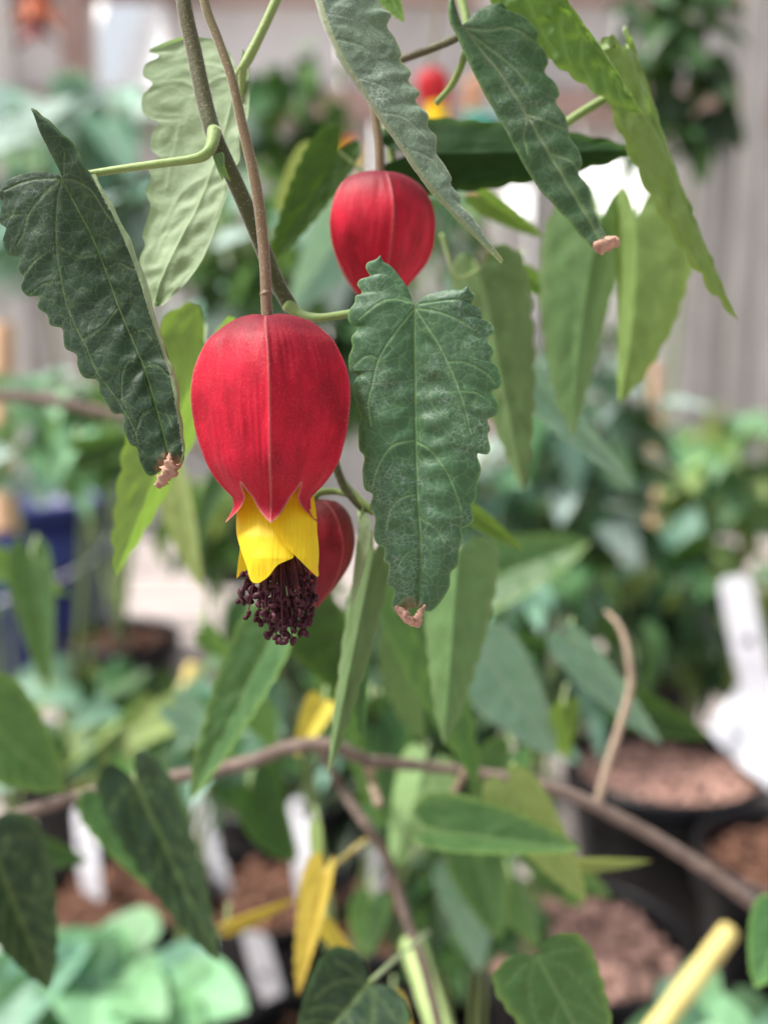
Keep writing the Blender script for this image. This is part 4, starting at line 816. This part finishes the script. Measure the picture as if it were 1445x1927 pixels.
def cane(p0, p1, rpx, d0, d1, mat, label, name='bamboo_cane', cat='cane', nodes=True):
    a, b = P(*p0, d0), P(*p1, d1); o = thing(name, a, label, cat); n = 60
    r = np.full(n, rpx*d1/FPX)
    if nodes: r *= 1+.14*np.exp(-(((np.linspace(0, 3, n) % 1)-.5)/.03)**2)
    v, f = tube([a, b], r, n, 14); obj('shaft', v, f, M[mat], o)
    return o
cane((1180, 2010), (1372, 1752), 19, .46, .50, 'cane', 'yellow bamboo cane end leaning below the black pots')
cane((335, 1360), (368, 1252), 17, .75, .75, 'cane', 'pale yellow cane stub standing over the bench slats')
cane((846, 1990), (775, 1775), 22, .32, .36, 'cane_green', 'thick pale green cane beside the thin woody stem')
cane((905, 1100), (893, 150), 17, 1.3, 1.3, 'stake', 'orange-brown wooden stake behind the dark horizontal leaf', 'wooden_stake', 'stake', False)
cane((10, 1000), (4, 610), 24, 1.1, 1.1, 'peach', 'peach timber stake among the pale foliage', 'wooden_stake', 'stake', False)
cane((1235, 1000), (1225, 640), 16, 1.35, 1.35, 'peach', 'thin peach stake behind the paired pale leaves', 'wooden_stake', 'stake', False)
v, f = tube_px([(893, 215, 1.3), (893, 245, 1.3)], 24, n=4, sides=14); 
tp = thing('plant_tie', P(893, 230, 1.3), 'teal plastic tie round the orange-brown stake', 'tie'); obj('band', v, f, M['teal'], tp); 
v, f = tube_px([(893, 228, 1.29), (925, 225, 1.28), (950, 232, 1.28)], [10, 14, 6], n=10, sides=8); obj('tail', v, f, M['teal'], tp)
# ------------------------------------------------------------------ the shoot at upper right
S4 = thing('leafy_shoot', P(850, -60, D+.02), 'shoot of long drooping leaves, grey-green one with a dry brown bead at its tip', 'plant shoot')
c5 = crop(560, 0, 1.633); D5l = D+.013
mid5 = [(510, 86, 0), (560, 150, .3), (620, 222, .6), (700, 350, .8), (770, 470, .8), (850, 605, .5), (935, 750, 0)]
in5L = c5([(470, -30, -1), (485, 20, -.8), (498, 60, -.3)]+mid5)
out5L = c5([(470, -30, -1), (462, 20, -1), (468, 70, -1), (488, 110, -1.2), (505, 150, -1.5), (535, 215, -1.8), (582, 305, -2), (640, 405, -2), (690, 500, -1.9), (742, 582, -1.6), (800, 645, -1.2), (860, 712, -.7), (915, 772, -.2), (935, 750, 0)])
in5R = c5([(620, 14, 2), (585, 18, 1.6), (550, 35, 1), (525, 62, .4)]+mid5)
out5R = c5([(620, 14, 2), (640, 24, 2.2), (652, 42, 2.2), (684, 46, 2.4), (712, 66, 2.6), (737, 98, 2.7), (738, 126, 2.6), (760, 158, 2.7), (768, 192, 2.7), (762, 222, 2.6), (790, 255, 2.6), (802, 290, 2.6), (796, 315, 2.4), (820, 355, 2.4), (830, 392, 2.3), (838, 425, 2.2), (862, 460, 2.1), (872, 500, 1.9), (866, 532, 1.7), (885, 562, 1.5), (898, 602, 1.2), (906, 640, 1), (925, 680, .6), (945, 725, .3), (935, 750, 0)])
v5 = [c5(mid5), c5([(512, 86), (580, 98), (650, 92), (730, 130)]), c5([(512, 90), (560, 130), (640, 195), (700, 260)]), (c5([(700, 350), (760, 380), (820, 400)]), .7), (c5([(770, 470), (830, 500), (860, 530)]), .7), (c5([(700, 350), (690, 420), (700, 480)]), .7)]
def wave5(X, Y, s):
    d = pdist(X, Y, resample([p[:2] for p in v5[0]], 30)); return 0.18*np.sin(2*np.pi*(Y+.3*X)/52.0)*np.exp(-((d-20)/22)**2)*np.clip((Y-120)/80, 0, 1)
L5 = traced_leaf('leaf', S4, D5l, [dict(inner=in5L, outer=out5L, bulge=.5), dict(inner=in5R, outer=out5R, bulge=.6)], v5, LM['hero'], n=170, m=44, vw=2.6, seed=6, wave=wave5)
v, f = crumple([(1120, 462, D5l), (1130, 464, D5l-.001), (1145, 458, D5l-.001), (1157, 455, D5l)], [7, 14, 15, 8], 12, n=18, sides=11, flat=.8); obj('dried_tip', v, f, M['crisp'], L5)
v, f = tube_px([(845, -60, D+.02), (868, 0, D+.019), (880, 60, D+.018), (872, 110, D+.018), (850, 160, D+.02), (820, 195, D+.022)], [9, 9, 8, 7, 7, 6], n=40, sides=10); obj('stem', v, f, M['stem_green'], S4)
v, f = tube_px([(872, 52, D5l), (860, 70, D+.016), (815, 90, D+.02), (755, 112, D+.024)], [7, 8, 8, 8], n=24, sides=10); obj('stem', v, f, M['stem'], S4)
v, f = tube_px([(1040, 250, D+.03), (1090, 215, D+.03), (1140, 185, D+.03)], [9, 9, 9], n=16, sides=10); obj('stem', v, f, M['stem_green'], S4)
lf = place_leaf(S4, (985, -75), (1212, 218), 185, D+.016, D+.018, 'fresh', roll=38, fold=30, seed=31, pucker=.035, asym=(1.0, .55), brown=.03, n=70, m=16)
lf = place_leaf(S4, (1180, 95), (1388, 605), 125, D+.022, D+.03, 'fresh', roll=-42, fold=34, under=True, seed=32, side_bend=-.12, brown=.02, n=60, m=12, base=.5, pucker=.02)
lf = place_leaf(S4, (770, 290), (1205, 283), 175, D+.042, D+.04, 'night', roll=-18, fold=20, seed=33, brown=.05, asym=(.95, .85), under=True)
lf = place_leaf(S4, (905, 505), (985, 922), 165, D+.055, D+.06, 'under2', roll=18, fold=24, under=True, seed=34, petiole=[(830, 440, D+.055), (860, 520, D+.055)], base=.6, brown=.01)
lf = place_leaf(S4, (1128, 415), (1078, 822), 195, D+.07, D+.075, 'under2', roll=-25, fold=30, under=True, seed=35, base=1.2, side_bend=-.12)
lf = place_leaf(S4, (1196, 412), (1164, 760), 215, D+.066, D+.07, 'fresh', roll=26, fold=34, under=True, seed=36, base=1.3, side_bend=.15, asym=(1, .75))
lf = place_leaf(S4, (975, 690), (1192, 912), 92, D+.085, D+.085, 'glauc', roll=28, fold=26, seed=37)
lf = place_leaf(S4, (980, 512), (1080, 580), 48, D+.08, D+.08, 'fresh', roll=20, fold=20, seed=38)
lf = place_leaf(S4, (900, 368), (1025, 448), 55, D+.075, D+.075, 'fresh', roll=25, fold=20, seed=39)
lf = place_leaf(S4, (885, 960), (985, 1035), 46, D+.06, D+.06, 'fresh', roll=30, fold=20, seed=40, brown=.04)

# ------------------------------------------------------------------ the woody shrub low in the picture
S5 = thing('leafy_shrub', P(690, 1440, .30), 'woody shrub with bare grey-brown branches and mixed green and yellowing leaves', 'shrub')
def br(pts, r, mat='bark', n=60, name='branch'):
    v, f = tube_px(pts, r, n=n, sides=12); v = v+0.06*(np.mean(r)*pts[0][2]/FPX)*np.random.RandomState(3).randn(*v.shape)
    return obj(name, v, f, M[mat], S5)
br([(-140, 1590, .265), (0, 1545, .265), (180, 1490, .265), (330, 1462, .265), (450, 1440, .265), (540, 1408, .265), (620, 1402, .265), (690, 1432, .27)], [13.6, 12.8, 12.0, 12.0, 12.8, 13.6, 12.0])
br([(690, 1432, .27), (780, 1440, .28), (900, 1455, .285), (1000, 1475, .285), (1080, 1498, .285), (1200, 1558, .285), (1320, 1632, .285), (1445, 1722, .285), (1560, 1800, .285)], [11.2, 9.6, 11.2, 12.8, 13.6, 13.6, 13.6])
br([(1125, 1510, .285), (1140, 1450, .285), (1165, 1370, .285), (1186, 1290, .285), (1180, 1225, .285), (1166, 1180, .287), (1140, 1150, .29)], [8, 8, 7.5, 6.5, 4], 'bark_pale')
br([(690, 1432, .27), (700, 1470, .305), (712, 1512, .265)], [8.8, 8.8, 8.8], 'bark_pale', 16)
br([(600, 1405, .27), (640, 1480, .305), (690, 1555, .265), (730, 1620, .295), (765, 1730, .29), (800, 1830, .285), (840, 1990, .28)], [8.0, 8.8, 9.6, 9.6, 10.4])
br([(-80, 742, .40), (60, 748, .40), (170, 770, .40), (290, 800, .40), (400, 860, .40)], [12.0, 11.2, 9.6, 8.0])
br([(820, 1560, .26), (850, 1500, .28), (885, 1430, .265)], [6.4, 6.4, 5.6], 'stem_green' if False else 'bark_pale', 16)
def PL(*a, **k): return place_leaf(S5, *a, **k)
PL((385, 655), (215, 1088), 185, .180, .190, 'fresh', roll=-28, fold=26, under=True, seed=50, brown=.015, n=50, m=11)
PL((862, 1040), (835, 1402), 160, .20, .205, 'under2', roll=12, fold=26, under=True, seed=51, base=.6)
PL((515, 1190), (358, 1505), 135, .22, .225, 'mid', roll=30, fold=22, seed=52)
PL((692, 1150), (682, 1412), 92, .20, .205, 'deep', roll=50, fold=30, seed=53)
PL((740, 1090), (900, 1480), 150, .245, .255, 'mid', roll=-25, fold=24, seed=54)
PL((560, 1130), (690, 1330), 140, .25, .26, 'deep', roll=10, seed=55)
PL((900, 1215), (1045, 1425), 165, .30, .305, 'glauc', roll=15, seed=56)
PL((1075, 1205), (1245, 1402), 92, .30, .305, 'glauc', roll=30, seed=57)
PL((1175, 1320), (1335, 1390), 90, .32, .32, 'deep', roll=20, seed=58)
PL((815, 1562), (1095, 1598), 145, .24, .24, 'mid', roll=-32, fold=30, seed=59, petiole=[(770, 1610, .285)])
PL((960, 1478), (1102, 1695), 118, .245, .25, 'lime', roll=14, seed=60, brown=.02)
PL((1060, 1622), (1228, 1620), 52, .255, .255, 'lime', roll=52, seed=61, brown=.06)
PL((255, 1470), (410, 1810), 150, .24, .24, 'dark', roll=14, seed=62)
PL((200, 1500), (330, 1700), 120, .26, .26, 'mid', roll=30, seed=63)
PL((-20, 1590), (95, 1862), 190, .235, .235, 'dark', roll=-16, seed=64)
PL((-50, 1330), (120, 1490), 200, .26, .265, 'mid', roll=10, seed=65)
PL((692, 1852), (560, 2010), 215, .205, .20, 'dark', roll=-8, fold=16, seed=66, petiole=[(805, 1755, .28), (750, 1800, .24)], pr=12, n=60, m=14)
PL((1010, 1800), (1150, 2060), 200, .19, .19, 'mid', roll=8, fold=10, seed=67, n=60, m=14, base=.6, petiole=[])
PL((1480, 1720), (1420, 1860), 120, .25, .25, 'mid', roll=20, seed=68)
PL((612, 1640), (560, 1875), 84, .255, .25, 'yellow', roll=36, fold=30, seed=69, petiole=[(690, 1580, .29)], pmat='cane', pr=10)
PL((612, 1318), (556, 1425), 70, .27, .27, 'yellow', roll=20, fold=26, seed=70, base=.4)
PL((612, 1735), (690, 1835), 50, .26, .26, 'yellow', roll=40, seed=71)
PL((428, 1742), (560, 1690), 44, .30, .30, 'yellow', roll=45, seed=72)
PL((600, 1560), (602, 1690), 40, .26, .26, 'lime', roll=50, seed=73)
PL((740, 1880), (775, 2000), 50, .30, .30, 'yellow', roll=15, seed=74)
PL((890, 1590), (940, 1770), 120, .33, .33, 'mid', roll=10, seed=75)
PL((700, 1330), (720, 1560), 150, .33, .33, 'mid', roll=-20, seed=76)
PL((800, 1440), (735, 1640), 130, .30, .30, 'mid', roll=20, under=True, seed=77)
PL((895, 1100), (1110, 1020), 150, .42, .42, 'mid', roll=-20, seed=78)
PL((870, 1205), (1090, 1215), 64, .36, .36, 'deep', roll=30, seed=79)
PL((62, 1050), (92, 1300), 95, .36, .36, 'mid', roll=24, seed=80)
PL((-30, 1040), (130, 1120), 70, .38, .38, 'fresh', roll=20, seed=81)
PL((150, 850), (265, 820), 66, .42, .42, 'deep', roll=20, seed=83)
PL((560, 800), (470, 620), 120, .34, .34, 'mid', roll=20, seed=84)
PL((655, 420), (545, 590), 130, .36, .36, 'glauc', roll=-10, seed=85)
PL((600, 300), (520, 400), 90, .26, .26, 'lime', roll=10, seed=86)
PL((60, 1590), (170, 1620), 70, .36, .36, 'deep', roll=30, seed=87)
PL((330, 900), (380, 1110), 90, .30, .30, 'lime', roll=40, seed=88)
PL((420, 900), (360, 1040), 60, .33, .33, 'deep', roll=40, seed=89)

for q, (bx, by, tx, ty, w_, d_, mt) in enumerate([(765, 1180, 800, 1400, 110, .30, 'under2'), (640, 1190, 600, 1400, 100, .31, 'mid'), (720, 1340, 690, 1560, 90, .33, 'deep'), (960, 1420, 900, 1620, 110, .32, 'mid'), (1060, 1330, 1075, 1440, 60, .30, 'fresh'), (985, 1310, 975, 1470, 90, .33, 'deep'), (860, 1640, 900, 1830, 100, .34, 'glauc'), (960, 1660, 1010, 1800, 90, .34, 'mid'), (700, 1690, 690, 1830, 80, .36, 'mid'), (470, 1480, 560, 1620, 120, .36, 'deep'), (440, 1300, 520, 1420, 90, .36, 'mid'), (330, 1330, 420, 1440, 80, .36, 'glauc'), (1010, 1600, 1150, 1690, 80, .33, 'mid'), (380, 1190, 440, 1240, 50, .33, 'mid')]):
    PL((bx, by), (tx, ty), w_, d_, d_+.008, mt, roll=-30+(q*37) % 65, fold=14+(q*11) % 22, sag=.1*(q % 3), side_bend=.16*((q % 5)-2), seed=100+q, under=mt == 'under2')

# ------------------------------------------------------------------ plants further back on the bench
def leaf_lib(seed, **kw):
    v, f, a = shaped_leaf(np.zeros(3), (0, 1, 0), (0, 0, 1), 1.0, kw.get('w', .5), kw.get('fold', 22), kw.get('sag', .25), n=18, m=5, seed=seed, teeth=7, base=kw.get('base', 1.0))
    return v, f, a
LIB = {}; FAR = {}
def far_mat(k):
    if k not in FAR: nm, ar, kw = LARG[LM[k].name]; FAR[k] = far_leaf_mat(nm, *ar, **kw)
    return FAR[k]
def lib(kind, mat):
    if (kind, mat) not in LIB:
        L = []
        for q in range(3):
            if kind == 'long': v, f, a = leaf_lib(q, w=.42+.06*q, fold=18+6*q, sag=.2+.12*q)
            elif kind == 'ovate': v, f, a = leaf_lib(q, w=.66+.05*q, fold=10+6*q, sag=.15+.1*q, base=.5)
            else: v, f, a = leaf_lib(q, w=.98+.05*q, fold=6+3*q, sag=.10+.06*q, base=1.3)
            a['flat'] = a['flat']*.05
            L.append(mk_mesh('leaf', v, f, far_mat(mat), a))
        LIB[(kind, mat)] = L
    return LIB[(kind, mat)]
def bush(name, label, cat, c, d, rx, ry, n, lpx, mats, kind='long', stems=4, seed=0, group='leafy plants on the bench', droop=.6, dz=.5, foot=None, stem_mat_='stem_green'):
    """leafy plant: crown centre by pixel and depth, leaves spread through an ellipsoid, stems running down to its foot"""
    rs = np.random.RandomState(seed); C = P(c[0], c[1], d); k = d/FPX
    base = np.array(foot if foot is not None else (C[0], C[1]+.0, BZ+.11))
    t = thing(name, base, label, cat, group)
    if all(math.hypot(base[0]-x_, base[1]-y_) > .078+r_ for x_, y_, r_ in POTS) and base[1] > .38:
        pot(0, 0, .07, .125, 'mulch', 90, seed+40, 'black pot holding the '+label, at=base)
    tops = []
    for q in range(stems):
        a = rs.rand()*6.28; e = C+np.array((math.cos(a)*rx*k*.6, math.sin(a)*rx*k*dz*.6, (rs.rand()*1.1-.3)*ry*k))
        mid = (base+e)/2+np.array((rs.randn()*.1*rx*k, rs.randn()*.1*rx*k, 0))
        v, f = tube([base+rs.randn(3)*.004*np.array((1, 1, 0)), mid, e], (4.0*k*1.6, 2.5*k), 14, 7); obj('stem', v, f, M[stem_mat_], t); tops.append((mid, e))
    for i in range(n):
        u = rs.randn(3); u /= np.linalg.norm(u); u *= rs.rand()**(1/2.6)
        p = C+np.array((u[0]*rx*k, u[1]*rx*k*dz, u[2]*ry*k))
        out = np.array((u[0], u[1]*1.2-.25, 0))+rs.randn(3)*.5; out[2] = -droop+rs.randn()*.45; out /= np.linalg.norm(out)
        nr = np.array((0, -.55, .9))+rs.randn(3)*.4; nr -= (nr@out)*out; nr /= np.linalg.norm(nr); sd_ = np.cross(out, nr)
        mt = mats[rs.randint(len(mats))]; me = lib(kind, mt)[rs.randint(3)]
        o = bpy.data.objects.new('leaf', me); COL.objects.link(o); o.parent = t
        o.matrix_basis = Matrix.Translation(Vector(p-base)) @ Matrix(np.stack([sd_, out, nr], 1).tolist()).to_4x4() @ Matrix.Scale(lpx*k*(.6+.7*rs.rand()), 4)
    return t
bush('foliage_plant', 'pale blue-green leafy plant behind the folded dark leaf', 'plant', (190, 350), 1.25, 280, 215, 110, 140, ['silver', 'silver', 'glauc', 'glauc', 'fresh'], 'ovate', 5, 1)
bush('foliage_plant', 'bright and dark leaved plant behind the slim green stem', 'plant', (545, 190), 1.3, 130, 130, 34, 85, ['fresh', 'mid', 'deep', 'glauc'], 'ovate', 3, 2)
bush('foliage_plant', 'dark leafy climber in front of the pale wall panels', 'plant', (1265, 120), 1.1, 105, 190, 75, 90, ['deep', 'deep', 'dark', 'mid'], 'ovate', 3, 3)
bush('foliage_plant', 'dark green plant below the paired pale leaves', 'plant', (1110, 800), .95, 135, 230, 110, 100, ['mid', 'glauc', 'deep', 'glauc', 'silver'], 'long', 5, 4)
bush('foliage_plant', 'yellow-green small-leaved plant against the plank wall', 'plant', (1375, 915), 1.5, 140, 150, 140, 70, ['lime', 'lime', 'mint', 'fresh'], 'ovate', 5, 5)
bush('foliage_plant', 'light green plant crossed by a bare grey branch', 'plant', (100, 815), .95, 180, 105, 80, 85, ['mint', 'silver', 'fresh', 'mid', 'glauc'], 'ovate', 4, 6)
bush('foliage_plant', 'green plant with long leaves in front of the blue bucket', 'plant', (-10, 1120), .60, 50, 90, 7, 110, ['mid', 'mid', 'fresh'], 'long', 3, 7)
bush('foliage_plant', 'grey-green plant behind the brown flower stalk', 'plant', (500, 450), .85, 170, 150, 60, 95, ['glauc', 'silver', 'mid', 'fresh', 'dark'], 'ovate', 4, 8)
bush('foliage_plant', 'dark leafy plant behind the maroon anthers', 'plant', (640, 1240), .55, 230, 170, 70, 120, ['mid', 'dark', 'deep', 'glauc'], 'long', 4, 9)
bush('foliage_plant', 'blue-green long-leaved plant behind the bare twig', 'plant', (1010, 1180), .62, 200, 170, 70, 125, ['glauc', 'mid', 'dark', 'mid'], 'long', 4, 10)
bush('foliage_plant', 'low green plant behind the grey-brown branch', 'plant', (300, 1400), .62, 230, 90, 60, 110, ['mid', 'glauc', 'fresh', 'lime'], 'ovate', 4, 11)
bush('foliage_plant', 'dark leaved plant around the thin woody stem', 'plant', (880, 1660), .48, 150, 150, 40, 120, ['dark', 'mid', 'deep', 'mid'], 'long', 4, 12)
bush('foliage_plant', 'mint green plant with overlapping round leaves', 'plant', (215, 1860), .52, 185, 95, 34, 150, ['mint', 'mint', 'mint', 'glauc'], 'round', 4, 13, droop=.05)
bush('foliage_plant', 'round mint-leaved plant at the foot of the yellow cane', 'plant', (1340, 1935), .52, 130, 50, 12, 130, ['mint', 'glauc'], 'round', 2, 14, droop=.05)
bush('foliage_plant', 'dark plant beside the bent white plastic', 'plant', (1290, 1180), 1.0, 130, 120, 50, 120, ['mid', 'dark', 'deep', 'lime'], 'long', 3, 15)
bush('foliage_plant', 'green plant leaning over the far black pot by the flower', 'plant', (385, 965), .9, 85, 100, 30, 85, ['fresh', 'mid', 'lime', 'deep'], 'long', 3, 16)
bush('foliage_plant', 'thin green plant tied to the orange-brown stake', 'plant', (850, 470), 1.1, 110, 210, 50, 90, ['mid', 'fresh', 'dark', 'glauc'], 'long', 3, 17)
bush('foliage_plant', 'dense dark plant behind the drooping pale-backed leaves', 'plant', (770, 1330), .72, 200, 230, 110, 130, ['mid', 'deep', 'dark', 'night', 'glauc'], 'long', 5, 18)
bush('foliage_plant', 'dense mixed green plant right of the broad front leaf', 'plant', (1000, 1000), .95, 190, 210, 110, 110, ['mid', 'deep', 'silver', 'mint', 'glauc'], 'ovate', 5, 19)
bush('foliage_plant', 'dark bushy plant behind the tall white label', 'plant', (650, 1560), .95, 200, 140, 90, 130, ['deep', 'night', 'dark', 'mid'], 'long', 4, 20)
bush('foliage_plant', 'glossy dark plant between the bare twig and the white plastic', 'plant', (1300, 1120), 1.15, 150, 130, 60, 110, ['deep', 'mid', 'glauc', 'lime'], 'ovate', 4, 21)
bush('foliage_plant', 'small dark plant left of the yellow cane stub', 'plant', (250, 1330), .95, 160, 90, 60, 100, ['mid', 'deep', 'glauc', 'lime'], 'ovate', 3, 22)
bush('foliage_plant', 'leafy plant in the shade between the two red calyxes', 'plant', (560, 620), 1.0, 170, 200, 90, 110, ['mid', 'deep', 'glauc', 'night', 'fresh'], 'ovate', 4, 23)
# flowers far back
far = thing('flowering_shoot', P(820, 60, .55), 'distant out-of-focus scarlet lantern flower with yellow petals', 'plant shoot')
kf = .55/FPX; v, f = tube_px([(830, -60, .55), (820, 60, .55), (808, 130, .55)], [4, 4, 4], n=20, sides=8); obj('pedicel', v, f, M['pedicel'], far)
ff = part_empty('flower', far); calyx('calyx', ff, P(808, 128, .55), kf*.21, 10, M['calyx_far'], n=60, m=10, seed=9, tilt=(0, -10))
for q in range(5):
    a = q*1.2566; v, f, at = shaped_leaf(P(818, 195, .55)+np.array((math.cos(a), math.sin(a), 0))*14*kf, (.25*math.cos(a)+.12, .25*math.sin(a), -1), (math.cos(a), math.sin(a), .1), 48*kf, 40*kf, -18, -.1, n=16, m=5, seed=q, teeth=1, base=.2)
    at['vpos'] = np.full(len(v), .8); obj('petal', v, f, M['petal'], ff, at)
far2 = thing('flowering_shoot', P(660, 200, .8), 'distant blurred yellow-orange flower left of the plain red calyx', 'plant shoot')
k2 = .8/FPX; v, f = tube_px([(640, 120, .8), (655, 200, .8), (660, 262, .8)], [4, 4, 4], n=16, sides=8); obj('pedicel', v, f, M['pedicel'], far2)
f2 = part_empty('flower', far2); calyx('calyx', f2, P(661, 258, .8), k2*.08, 10, M['calyx_far'], n=50, m=8, seed=3)
for q in range(5):
    a = q*1.2566; v, f, at = shaped_leaf(P(661, 272, .8)+np.array((math.cos(a), math.sin(a), 0))*8*k2, (.3*math.cos(a), .3*math.sin(a), -1), (math.cos(a), math.sin(a), .1), 46*k2, 36*k2, -18, -.1, n=16, m=5, seed=q, teeth=1, base=.2)
    at['vpos'] = np.full(len(v), .8); obj('petal', v, f, M['petal'], f2, at)
ru = thing('hanging_bloom', P(65, -60, 1.2), 'rust-orange drooping bloom with a dark maroon lower end', 'flower'); kr = 1.2/FPX
v, f = tube_px([(50, -120, 1.2), (60, -60, 1.2), (65, -5, 1.2)], 4, n=14, sides=8); obj('stalk', v, f, M['stem'], ru)
for q in range(11):
    a = q*2.4; lw = q > 6; v, f, at = shaped_leaf(P(66, -20 if not lw else 34, 1.2)+np.array((math.cos(a), math.sin(a), 0))*8*kr, (.5*math.cos(a), .5*math.sin(a), -1), (math.cos(a), math.sin(a), .2), (75 if not lw else 62)*kr, 46*kr, -20, -.25, n=14, m=5, seed=q, teeth=3, base=.3)
    obj('petal', v, f, M['maroon' if lw else 'rust'], ru, at)
